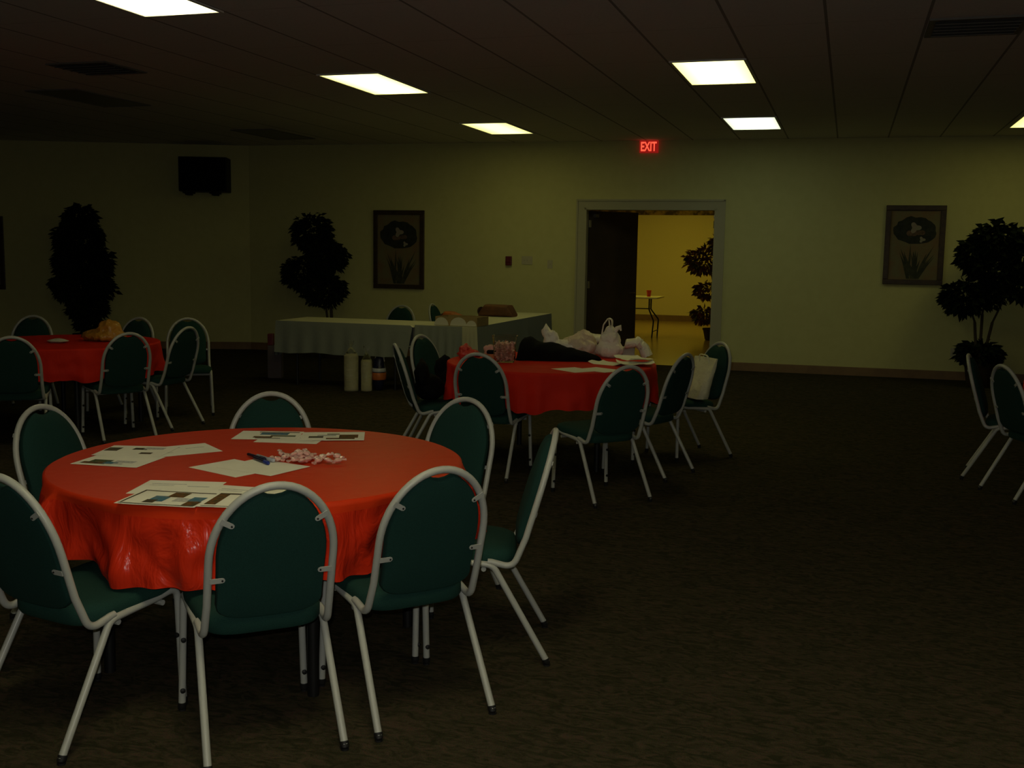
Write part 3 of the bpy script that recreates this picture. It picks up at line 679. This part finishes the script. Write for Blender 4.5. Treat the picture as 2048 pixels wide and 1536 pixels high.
# ------------------------------------------------------------------ soft, crumpled things
def blob(name, m, pts, rad, label=None, cat=None, seed=0, amp=.18, freq=14, flat=None, parent=None, loc=(0, 0, 0), rz=0, sub=4, group=None):
    """lumpy closed skin around ellipsoids: pts = [(centre, (rx,ry,rz))]; joined by sphere casting"""
    bm = bmesh.new(); bmesh.ops.create_icosphere(bm, subdivisions=sub, radius=1)
    cs = [(Vector(c), Vector(r)) for c, r in pts]; C = sum((c for c, _ in cs), Vector())/len(cs)
    for v in bm.verts:
        d = v.co.normalized(); best = 0
        for c, r in cs:   # ray from C in direction d against each ellipsoid, take farthest exit
            o = C-c; a = sum((d[i]/r[i])**2 for i in range(3)); b_ = sum(o[i]*d[i]/r[i]**2 for i in range(3)); cc = sum((o[i]/r[i])**2 for i in range(3))-1
            disc = b_*b_-a*cc
            if disc > 0: best = max(best, (-b_+math.sqrt(disc))/a)
        best = max(best, .01)
        k = noise.noise(d*3.1+Vector((seed, 0, 0)))*amp+abs(noise.noise((C+d*best)*freq+Vector((0, seed, 0))))*amp*1.1-amp*.3
        v.co = C+d*best*(1+k)
        if flat is not None and v.co.z < flat: v.co.z = flat+.0005*random.random()
    o = obj(name, bm, m, parent, loc, rz); o.data.set_sharp_from_angle(angle=math.radians(75))
    if cat: tag(o, label, cat, group)
    return o
# black coat lying across the middle table
def coat():
    bm = bmesh.new(); A = Vector((-2.44, 8.06)); B = Vector((-1.80, 8.10)); N = 40; K = 22; rings = []
    for i in range(N+1):
        t_ = i/N; c = A.lerp(B, t_); hw = (.15*(1-t_)**.6+.035); h_ = .150*(1-t_)**.75+.022
        if i in (0, N): hw *= .25; h_ *= .6 if i == 0 else .3
        if i in (1, N-1): hw *= .75; h_ *= .9
        ring = []
        for k in range(K):
            a = 2*PI*k/K; z = h_*max(0, math.sin(a)); y = hw*math.cos(a)
            q = 1+.16*noise.noise(Vector((t_*9, math.cos(a)*1.5, math.sin(a)*1.5)))
            ring.append(bm.verts.new((c.x+.02*math.sin(a), c.y+y*q, ZT+.0005+z*q)))
        rings.append(ring)
    for a, b_ in zip(rings, rings[1:]):
        for k in range(K): bm.faces.new((a[k], a[(k+1) % K], b_[(k+1) % K], b_[k]))
    bm.faces.new(rings[0]); bm.faces.new(rings[-1])
    tag(obj('coat', bm, M['black']), 'folded black coat lying across the middle table, tapering to the right', 'coat')
coat()
# handled shopping bag
t = empty('shopping_bag', (-1.80, 8.46, ZT), .1, 'knotted white plastic shopping bag with handles up on the middle table', 'bag')
blob('bag_body', M['plastic_white'], [((0, 0, .06), (.115, .10, .075)), ((0, 0, .13), (.085, .07, .09)), ((.0, 0, .20), (.045, .04, .06))], None, seed=3, amp=.12, flat=0, parent=t)
for s_ in (-1, 1):
    bm = bmesh.new(); tube(bm, fillet([(-.035+.03*s_, .02*s_, .17), (-.03+.022*s_, .02*s_, .26), (-.015, .015*s_, .315), (.015+.0*s_, .012*s_, .30), (.015, .01*s_, .20)], .04, 5), .011, 8, ry=.006); obj('handle', bm, M['plastic_white'], t)
bm = bmesh.new(); tube(bm, fillet([(.03, 0, .20), (.06, 0, .245), (.085, 0, .24), (.075, .0, .205)], .02, 4), [.02]*4+[.018]*20, 8) if False else tube(bm, [(.03, 0, .19), (.055, 0, .232), (.08, 0, .245), (.088, 0, .215)], [.016, .02, .02, .006], 8); obj('knot', bm, M['plastic_white'], t)
blob('plastic_bag', M['plastic_pink'], [((0, 0, .07), (.16, .10, .10)), ((.04, .02, .10), (.10, .08, .11))], None, 'pinkish crumpled plastic bag behind the tip of the black coat', 'bag', seed=8, amp=.2, flat=0, loc=(-2.05, 8.43, ZT))
blob('plastic_bag', M['plastic_white'], [((.05, 0, .06), (.15, .08, .075)), ((-.07, 0, .10), (.07, .05, .11)), ((-.12, 0, .19), (.025, .02, .07))], None, 'white plastic bag with a raised corner behind the black coat', 'bag', seed=14, amp=.16, flat=0, loc=(-2.20, 8.40, ZT))
blob('plastic_bag', M['plastic_white'], [((0, .05, .13), (.16, .09, .04)), ((-.1, .05, .09), (.06, .06, .09))], None, 'white plastic bag lying low behind the knotted shopping bag', 'bag', seed=15, amp=.14, flat=0, loc=(-1.98, 8.58, ZT))
# white garment bending over something at the right end
bm = bmesh.new(); P_ = fillet([(-.06, 0, .100), (.06, 0, .118), (.115, -.03, .012)], .07, 8); rings = []
for i, p in enumerate(P_):
    wv = .085+.01*noise.noise(p*9); rings.append([bm.verts.new((p.x+.02*math.sin(a)*0+.045*math.cos(a)*(1 if i > 8 else .2), p.y+wv*math.sin(a)*1.0, p.z+.040*math.cos(a)*(1 if i < 9 else .35)+.022*noise.noise(Vector((i*.5, a*1.3, 2))))) for a in [2*PI*k/16 for k in range(16)]])
for a, b_ in zip(rings, rings[1:]):
    for k in range(16): bm.faces.new((a[k], a[(k+1) % 16], b_[(k+1) % 16], b_[k]))
bm.faces.new(rings[0]); bm.faces.new(rings[-1])
tag(obj('folded_cloth', bm, M['plastic_white'], None, (-1.62, 8.50, ZT+.010), .2), 'white bundle arched down to the right of the knotted shopping bag', 'cloth')
bm = bmesh.new(); box(bm, -.05, .05, -.04, .04, 0, .075, bev=.006); tag(obj('small_carton', bm, M['plate'], None, (-1.68, 8.62, ZT), .3, smooth=False), 'small pale carton half hidden under the white bundle', 'carton')
# red package, small case
blob('plastic_package', M['plastic_red'], [((0, 0, .03), (.09, .06, .04)), ((-.03, 0, .06), (.05, .04, .045))], None, 'crumpled red plastic package at the left rim of the middle table', 'package', seed=21, amp=.3, flat=0, loc=(-2.80, 7.90, ZT))
blob('plastic_wrap', M['wrap'], [((0, 0, .045), (.05, .04, .05))], None, 'clear wrapper sticking up beside the red package', 'wrapper', seed=23, amp=.35, flat=0, loc=(-2.70, 8.12, ZT), sub=3)
t = empty('small_case', (-2.62, 7.98, ZT), .2, 'low orange box with a dark lid left of the candy tub', 'box')
bm = bmesh.new(); box(bm, -.06, .06, -.045, .045, 0, .035, bev=.004); obj('case_body', bm, M['orange'], t, smooth=False)
bm = bmesh.new(); box(bm, -.055, .045, -.04, .04, .036, .062, bev=.010); obj('lid', bm, M['black'], t, smooth=False)
# tote bag on the chair
t = empty('tote_bag', (-1.125, 8.345, .4755), 2.314, 'cream fabric tote bag standing on the seat of the rightmost middle table chair', 'bag')
bm = bmesh.new(); rings = []
for i in range(13):
    s_ = i/12; z = .31*s_; cx_ = -.03-.0*s_; yy = -.10*s_-.02; hw = .125+.02*s_; hd_ = .045*(1-s_)+.010
    rings.append([bm.verts.new((cx_+hw*math.copysign(abs(math.cos(a))**.5, math.cos(a))+.008*noise.noise(Vector((a, z*9, 0))), yy+hd_*math.copysign(abs(math.sin(a))**.6, math.sin(a))+.012*noise.noise(Vector((a*2, z*12, 4))), z)) for a in [2*PI*k/28 for k in range(28)]])
for a, b_ in zip(rings, rings[1:]):
    for k in range(28): bm.faces.new((a[k], a[(k+1) % 28], b_[(k+1) % 28], b_[k]))
bm.faces.new(rings[0]); bm.faces.new(rings[-1]); obj('bag_body', bm, M['tote'], t)
bm = bmesh.new(); tube(bm, fillet([(-.09, -.105, .25), (-.085, -.09, .33), (.03, -.09, .335), (.035, -.105, .25)], .03, 4), .008, 8, ry=.004); obj('handle', bm, M['tote'], t)
# dark coat on the back left chair and clothes on the left chair
blob('coat', M['black'], [((0, -.03, .085), (.14, .11, .10)), ((0, -.09, .18), (.14, .05, .12))], None, 'black coat bundled on the side-on chair left of the middle table', 'coat', seed=31, amp=.14, flat=0, loc=(-2.93, 7.485, .474), rz=-1.021)
blob('coat', M['black'], [((0, -.03, .07), (.13, .11, .08)), ((0, -.08, .16), (.12, .05, .10))], None, 'black coat bundled on the back left chair of the middle table', 'coat', seed=33, amp=.14, flat=0, loc=(-3.02, 8.13, .474), rz=-1.80)
# amber bag on left table
blob('plastic_bag', M['plastic_amber'], [((0, 0, .05), (.20, .14, .06)), ((.06, 0, .09), (.11, .10, .095))], None, 'amber yellow plastic bag heaped on the left red table', 'bag', seed=41, amp=.2, flat=0, loc=(-6.20, 7.92, ZT))
blob('plastic_package', M['plate'], [((0, 0, .015), (.10, .07, .02))], None, 'flat pale package in front of the amber bag on the left table', 'package', seed=43, amp=.2, flat=0, loc=(-6.42, 7.60, ZT), sub=3)

# ------------------------------------------------------------------ long tables with white covers at the back
def long_table(x0, x1, y0, y1, label, lab_c, seed, skirt_sides, zc=0):
    cx_, cy_ = (x0+x1)/2, (y0+y1)/2; hx, hy = (x1-x0)/2, (y1-y0)/2
    t = empty('folding_table', (cx_, cy_, 0), 0, label, 'table', 'long folding tables')
    bm = bmesh.new(); box(bm, -hx+.01, hx-.01, -hy+.01, hy-.01, .722, .745, bev=.004); obj('table_top', bm, M['tablewood'], t, smooth=False)
    for sx_ in (-1, 1):
        for sy_ in (-1, 1):
            px, py = (sx_*(hx-.22), sy_*(hy-.1)) if hx > hy else (sx_*(hx-.1), sy_*(hy-.22))
            bm = bmesh.new(); tube(bm, [(px, py, 0), (px, py, .722)], .015, 8); obj('leg', bm, M['blacklegs'], t)
    # cover: top plus skirts with soft pleats
    bm = bmesh.new(); zt = .7475+zc; per = []
    def seg(a, b_, n): return [Vector(a).lerp(Vector(b_), k/n) for k in range(n)]
    per = seg((-hx, -hy), (hx, -hy), 60)+seg((hx, -hy), (hx, hy), 60)+seg((hx, hy), (-hx, hy), 60)+seg((-hx, hy), (-hx, -hy), 60); n = len(per)
    top = [bm.verts.new((p.x, p.y, zt)) for p in per]; bm.faces.new(top)
    prev = top
    for j in range(1, 9):
        q = j/8; ring = []
        for k, p in enumerate(per):
            side = k//60; drop = skirt_sides[side]
            d = Vector(((0, 1, 0, -1)[side], (-1, 0, 1, 0)[side]))
            f = .028*q+.012*q*math.sin(k*.9+seed)+.018*q*noise.noise(Vector((k*.13, seed, 0)))+.004
            cor_ = min(k % 60, 60-k % 60)/60
            ring.append(bm.verts.new((p.x+d.x*f, p.y+d.y*f, zt-drop*q*(1+.06*noise.noise(Vector((k*.08, seed, 3)))))))
        for k in range(n): 
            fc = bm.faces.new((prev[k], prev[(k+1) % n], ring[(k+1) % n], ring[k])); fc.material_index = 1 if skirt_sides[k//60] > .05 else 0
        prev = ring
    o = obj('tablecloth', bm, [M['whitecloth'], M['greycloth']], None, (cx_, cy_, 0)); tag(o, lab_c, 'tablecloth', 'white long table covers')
long_table(-6.27, -4.60, 11.02, 11.78, 'long folding table facing the room at the back left', 'white cover with a grey drape on the long table facing the room', 2, (.36, .02, .3, .40))
# the side arm is slightly turned, built in its own frame
def turned_arm():
    a = math.radians(-.8)
    t = empty('folding_table', (-4.19, 12.58, 0), a, 'long folding table running back to the wall beside the doorway', 'table', 'long folding tables')
    hx, hy = .36, 1.50
    bm = bmesh.new(); box(bm, -hx+.01, hx-.01, -hy+.01, hy-.01, .722, .745, bev=.004); obj('table_top', bm, M['tablewood'], t, smooth=False)
    for sx_ in (-1, 1):
        for sy_ in (-1, 1):
            bm = bmesh.new(); tube(bm, [(sx_*(hx-.1), sy_*(hy-.22), 0), (sx_*(hx-.1), sy_*(hy-.22), .722)], .015, 8); obj('leg', bm, M['blacklegs'], t)
    bm = bmesh.new(); zt = .751; n = 60; per = []
    def seg(p, q, n): return [Vector(p).lerp(Vector(q), k/n) for k in range(n)]
    per = seg((-hx, -hy), (hx, -hy), n)+seg((hx, -hy), (hx, hy), n)+seg((hx, hy), (-hx, hy), n)+seg((-hx, hy), (-hx, -hy), n)
    drops = (.44, .50, .3, .015); prev = [bm.verts.new((p.x, p.y, zt)) for p in per]; bm.faces.new(prev)
    for j in range(1, 9):
        q = j/8; ring = []
        for k, p in enumerate(per):
            s_ = k//n; d = ((0, -1), (1, 0), (0, 1), (-1, 0))[s_]; f = .030*q+.014*q*math.sin(k*.8)+.02*q*noise.noise(Vector((k*.15, 9, 0)))+.004
            ring.append(bm.verts.new((p.x+d[0]*f, p.y+d[1]*f, zt-drops[s_]*q)))
        for k in range(len(per)):
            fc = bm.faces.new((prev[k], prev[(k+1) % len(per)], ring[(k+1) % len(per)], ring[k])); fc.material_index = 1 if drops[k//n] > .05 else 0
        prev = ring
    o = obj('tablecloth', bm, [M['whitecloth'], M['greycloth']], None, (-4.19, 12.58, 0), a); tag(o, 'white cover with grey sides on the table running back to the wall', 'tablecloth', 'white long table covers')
turned_arm()
# white sheet hanging at the corner of the two tables
bm = bmesh.new(); n = 16; rows = []
for j in range(13):
    q = j/12; rows.append([bm.verts.new((-.085*(1-.0*q)+(.17+.03*q)*i/n-.0, -.030-.010*math.sin(i*1.5)*q-.012*q, .757-.50*q)) for i in range(n+1)])
for a, b_ in zip(rows, rows[1:]):
    for i in range(n): bm.faces.new((a[i], a[i+1], b_[i+1], b_[i]))
fr_ = list(bm.faces); 
r_ = bmesh.ops.solidify(bm, geom=fr_, thickness=.003)
tag(obj('hanging_cloth', bm, M['whitecloth'], None, (-3.90, 11.045, 0)), 'pale cloth strip hanging down at the corner of the white tables', 'cloth')
# cardboard tray with paper plates
t = empty('cardboard_tray', (-4.09, 11.30, .752), -.05, 'tan cardboard tray holding white plates on the corner of the white tables', 'tray')
bm = bmesh.new()
for X0, X1, Y0, Y1 in ((-.25, .25, -.17, -.16), (-.25, .25, .16, .17), (-.25, -.24, -.16, .16), (.24, .25, -.16, .16)): box(bm, X0, X1, Y0, Y1, .001, .10)
box(bm, -.25, .25, -.17, .17, 0, .004); obj('tray_body', bm, M['card'], t, smooth=False)
for i, (x, r_) in enumerate(((-.175, .085), (.03, .098), (.185, .06))):
    bm = bmesh.new(); pts = [(x+r_*math.cos(PI*k/20), .004+.092*min(1, r_/.09)*math.sin(PI*k/20)) for k in range(21)]
    a_ = [bm.verts.new((u, -.1715, v)) for u, v in pts]; b2 = [bm.verts.new((u, -.178, v)) for u, v in pts]; bm.faces.new(a_); bm.faces.new(b2)
    for k in range(20): bm.faces.new((a_[k], a_[k+1], b2[k+1], b2[k]))
    bm.faces.new((a_[0], a_[-1], b2[-1], b2[0]))
    obj('scalloped_flap', bm, M['plate'], t, smooth=False, label='white rounded flap')
# brown paper packages
def parcel(x, y, z, L_, h_, taper, label, rz, d_=.2):
    t = empty('paper_package', (x, y, z), rz, label, 'package')
    bm = bmesh.new(); rings = []
    prof = [(-.5, .25), (-.42, .62), (-.32, 1), (.20, 1), (.36, taper*1.0+(1-taper)*.8), (.5, .28)] if taper > .5 else [(-.5, .35), (-.4, 1), (-.2, .98), (.1, .62), (.5, .12)]
    for u, k in prof:
        rings.append([bm.verts.new((L_*u, d_/2*math.copysign(abs(math.cos(a))**.5, math.cos(a))*(.7+.3*k), max(0, h_*k*(.5+.5*math.copysign(abs(math.sin(a))**.6, math.sin(a)))))) for a in [2*PI*i/20 for i in range(20)]])
    for a, b_ in zip(rings, rings[1:]):
        for i in range(20): bm.faces.new((a[i], a[(i+1) % 20], b_[(i+1) % 20], b_[i]))
    bm.faces.new(rings[0]); bm.faces.new(rings[-1]); obj('package_body', bm, M['brown_bag'] if taper > .5 else M['orange'], t)
    bm = bmesh.new(); lathe(bm, [(.01, 0), (.5, 0), (.46, .02), (.01, .03)], 18, M4=Matrix.Translation((-L_*.5+.0, 0, h_*.42)) @ Matrix.Rotation(-PI/2, 4, 'Y') @ Matrix.Diagonal((h_*.7, d_*.7, 1, 1))); obj('folded_end', bm, M['dark_paper'], t, label='dark folded end')
parcel(-4.24, 13.05, .752, .46, .150, .9, 'large brown paper package on the table running back to the wall', -.05, .26)
parcel(-4.42, 12.05, .752, .36, .105, .3, 'smaller orange brown package tapering to the right behind the tray', -.1, .2)

# ------------------------------------------------------------------ things on the floor by the white tables
def cups(x, y, r_, h_, n, label):
    t = empty('foam_cup_sleeve', (x, y, 0), 0, label, 'cups', 'sleeves of cups on the floor')
    bm = bmesh.new(); prof = [(.01, .001), (r_*.78, .001)]
    for k in range(n):
        z = h_*(.03+.95*k/n); prof += [(r_*.96, z), (r_, z+h_*.95/n*.7), (r_*.96, z+h_*.95/n*.78)]
    prof += [(r_*.98, h_*.985), (r_*.6, h_), (.01, h_)]
    lathe(bm, prof, 24); obj('cup_stack', bm, M['cup'], t)
    bm = bmesh.new(); z = h_; P_ = [(r_+.003, .004), (r_+.003, h_*.97), (r_*.8, h_+.02), (r_*.35, h_+.07), (.012, h_+.085), (.03, h_+.13), (.035, h_+.16)]
    lathe(bm, P_, 16, jit=lambda a, z: .06*math.sin(5*a+z*30)*(1 if z > h_ else .1)); obj('plastic_sleeve', bm, M['clear'], t, label='clear twisted plastic sleeve')
cups(-5.245, 11.0-.13, .078, .405, 22, 'tall cream sleeve of stacked foam cups standing on the floor')
cups(-5.085, 11.0-.07, .060, .345, 22, 'shorter cream sleeve of stacked cups beside the tall one')
t = empty('grocery_bag', (-4.985, 11.25-.33+.12, 0), .1, 'printed plastic bag of goods right of the foam cups on the floor', 'bag')
blob('bag_body', M['navy'], [((0, 0, .17), (.075, .07, .19)), ((0, 0, .30), (.06, .05, .10))], None, seed=51, amp=.12, flat=0, parent=t)
bm = bmesh.new(); lathe(bm, [(.078, .125), (.083, .14), (.083, .19), (.078, .205)], 20); obj('orange_band', bm, M['orange'], t, label='orange printed band')
bm = bmesh.new(); lathe(bm, [(.080, .215), (.082, .22), (.080, .25), (.076, .255)], 20); obj('pale_band', bm, M['penwhite'], t, label='pale printed band')
bm = bmesh.new(); tube(bm, fillet([(-.05, 0, .32), (-.03, 0, .42), (.05, 0, .44), (.065, 0, .33)], .06, 5), .006, 8); obj('handle', bm, M['cup'], t)
# paper bag at the left end of the table
t = empty('paper_bag', (-6.62, 11.62, 0), .3, 'dull purple grey bag standing on the floor at the left end of the white table', 'bag')
bm = bmesh.new(); box(bm, -.085, .085, -.06, .06, 0, .40, bev=.008); obj('bag_body', bm, M['purplegrey'], t, smooth=False)
bm = bmesh.new(); box(bm, -.085, -.02, -.05, .05, .40, .54, bev=.008); obj('red_roll', bm, M['alarm'], t, smooth=False, label='dark red roll sticking out of the bag')

# ------------------------------------------------------------------ plants
def foliage(balls, n, seed, size, droop=.5):
    bm = bmesh.new(); rnd = random.Random(seed)
    for (cx_, cy_, cz_, rx, ry, rz_, wgt) in balls:
        for _ in range(int(n*wgt)):
            while True:
                d = Vector((rnd.gauss(0, 1), rnd.gauss(0, 1), rnd.gauss(0, 1)))
                if d.length > .1: break
            d.normalize(); k = rnd.uniform(.35, 1)**.5*rnd.uniform(.85, 1.08)
            p = Vector((cx_+d.x*rx*k, cy_+d.y*ry*k, cz_+d.z*rz_*k))
            ax = (Vector((d.x, d.y, d.z*.5-droop))+Vector((rnd.uniform(-.6, .6),)*1+(rnd.uniform(-.6, .6), rnd.uniform(-.4, .4)))).normalized()
            sd = ax.cross(Vector((rnd.uniform(-1, 1), rnd.uniform(-1, 1), rnd.uniform(.2, 1)))).normalized(); up = sd.cross(ax)
            L_ = size*rnd.uniform(.7, 1.25); wd = L_*.27
            q = [p, p+ax*L_*.35+sd*wd+up*L_*.04, p+ax*L_, p+ax*L_*.35-sd*wd+up*L_*.04, p+ax*L_*.5-up*L_*.02]
            v = [bm.verts.new(c) for c in q]
            bm.faces.new((v[0], v[1], v[4])); bm.faces.new((v[1], v[2], v[4])); bm.faces.new((v[2], v[3], v[4])); bm.faces.new((v[3], v[0], v[4]))
    return bm
def plant(name, loc, label, balls, stems, n, seed, size, pot_r=.17, pot_h=.30, leafm=None, droop=.5):
    t = empty(name, loc, 0, label, 'plant', 'artificial potted trees')
    bm = bmesh.new(); lathe(bm, [(.01, .001), (pot_r*.72, .001), (pot_r*.78, .02), (pot_r*.98, pot_h*.85), (pot_r*1.06, pot_h*.88), (pot_r*1.06, pot_h), (pot_r*.95, pot_h), (pot_r*.93, pot_h-.03), (.01, pot_h-.03)], 28); obj('pot', bm, M['pot'], t)
    bm = bmesh.new(); lathe(bm, [(pot_r*.93, pot_h-.028), (pot_r*.5, pot_h-.008), (.01, pot_h)], 20, jit=lambda a, z: .03*math.sin(7*a)); obj('moss', bm, M['soil'], t)
    for s_ in stems:
        bm = bmesh.new(); P_ = fillet(s_, .12, 5); tube(bm, P_, [.018-.008*i/len(P_) for i in range(len(P_))], 8); obj('trunk', bm, M['bark'], t)
    for i, b_ in enumerate(balls):
        obj('foliage', foliage([b_], n, seed+i, size, droop), leafm or M['leaf'], t, smooth='keep')
    for o in t.children:
        if o.name.startswith('foliage'):
            for p in o.data.polygons: p.use_smooth = False
# left conical ficus
plant('artificial_tree', (-10.53, 13.05, 0), 'dense column shaped dark green artificial tree on the left, behind the left table',
      [(-.03, 0, 1.95, .20, .2, .20, .6), (-.05, 0, 1.66, .34, .3, .30, 1.3), (.0, 0, 1.30, .42, .36, .30, 1.6), (-.02, 0, .98, .46, .38, .26, 1.3), (.04, 0, .70, .27, .24, .22, .7), (.05, 0, .46, .15, .14, .14, .3)],
      [[(0, 0, .28), (.03, 0, .8), (-.02, 0, 1.8)]], 1150, 61, .10)
# topiary behind the white tables
plant('artificial_tree', (-7.12, 14.12, 0), 'artificial tree with four leafy clumps between the wall corner and the left picture',
      [(-.30, 0, 1.80, .30, .25, .27, 1), (-.16, 0, 1.55, .22, .2, .25, .6), (-.06, 0, 1.45, .28, .22, .24, .8), (-.48, 0, 1.22, .27, .24, .24, 1), (-.13, 0, .98, .33, .26, .24, 1), (-.15, 0, 1.20, .14, .12, .18, .3)],
      [[(-.03, 0, .28), (-.10, 0, .8), (-.40, 0, 1.2)], [(0, 0, .28), (-.02, 0, .9), (-.25, 0, 1.7)], [(.02, 0, .28), (0, 0, .7), (-.08, 0, 1.4)]], 1150, 71, .085)
# right plant
plant('artificial_tree', (1.60, 14.35, 0), 'artificial tree with broad leafy clumps and thin trunks at the right edge',
      [(.12, 0, 1.80, .27, .25, .22, 1), (.42, 0, 1.62, .25, .22, .30, .9), (-.12, 0, 1.62, .20, .2, .20, .7), (.12, 0, 1.45, .26, .22, .20, .7), (-.22, 0, 1.10, .24, .22, .20, .8), (.05, 0, 1.15, .16, .15, .14, .3), (.40, 0, 1.25, .22, .2, .16, .5), (0, 0, .42, .25, .22, .13, .7)],
      [[(-.03, 0, .28), (-.08, 0, .8), (-.2, 0, 1.1)], [(0, 0, .28), (.0, 0, .9), (.1, 0, 1.7)], [(.03, 0, .28), (.12, 0, .8), (.35, 0, 1.4)]], 720, 81, .115)
# plant in the hall
plant('artificial_tree', (-2.34, 20.0, 0), 'plant with reddish and green clumps seen at the right of the doorway, in the hall',
      [(-.20, 0, 1.46, .34, .3, .24, 1), (.1, 0, 1.75, .2, .2, .2, .4), (-.10, 0, .92, .24, .22, .15, .6), (-.14, 0, .47, .24, .22, .14, .6)],
      [[(0, 0, .2), (.05, 0, .9), (.05, 0, 1.9)], [(0, 0, .2), (.02, 0, .9), (-.1, 0, 1.4)]], 520, 91, .11, leafm=M['leaf_hall'], pot_h=.22)

# ------------------------------------------------------------------ hall furniture
t = empty('folding_table', (-3.97, 20.25, 0), -.0, 'bare folding table in the hall beyond the doorway', 'table', 'long folding tables')
bm = bmesh.new(); pts = [(-.8, -.5), (.05, -.5), (.75, .62), (.3, .62), (-.8, .62)]
box(bm, -.95, .62, -.40, .40, .735, .76, bev=.006); obj('table_top', bm, M['paper'], t, smooth=False)
for sx_ in (-.6, .42):
    for sy_ in (-1, 1):
        bm = bmesh.new(); tube(bm, fillet([(sx_, sy_*.1, .735), (sx_, sy_*.1, .52), (sx_+.12, sy_*.27, .32), (sx_+.10, sy_*.3, .0)], .06, 5), .014, 8); obj('leg', bm, M['blacklegs'], t)
    bm = bmesh.new(); tube(bm, [(sx_, -.1, .53), (sx_, .1, .53)], .010, 8); tube(bm, [(sx_-.3, 0, .53), (sx_, 0, .53)], .010, 8); tube(bm, [(sx_+.11, -.28, .12), (sx_+.11, .28, .12)], .010, 8); obj('brace', bm, M['blacklegs'], t)
bm = bmesh.new(); lathe(bm, [(.035, .001), (.048, .115), (.051, .118), (.048, .12), (.045, .112), (.033, .006), (.002, .005)], 20, jit=None)
tag(obj('plastic_cup', bm, M['redcup'], None, (-3.58, 20.25, .7605)), 'red plastic cup standing on the bare table in the hall', 'cup')
tt = empty('ceiling_light', (-6.0, 19.5, H), 0, 'warm lit ceiling panel in the hall beyond the doorway', 'ceiling light', GRP_L)
bm = bmesh.new(); box(bm, -.3, .3, -.6, .6, -.012, -.001); obj('diffuser', bm, lens_mat((1, .80, .07), 10.0), tt, smooth=False)
tt = empty('ceiling_light', (-3.6, 22.6, H), 0, 'warm lit ceiling panel deep in the hall beyond the doorway', 'ceiling light', GRP_L)
bm = bmesh.new(); box(bm, -.3, .3, -.6, .6, -.012, -.001); obj('diffuser', bm, lens_mat((1, .80, .07), 10.0), tt, smooth=False)
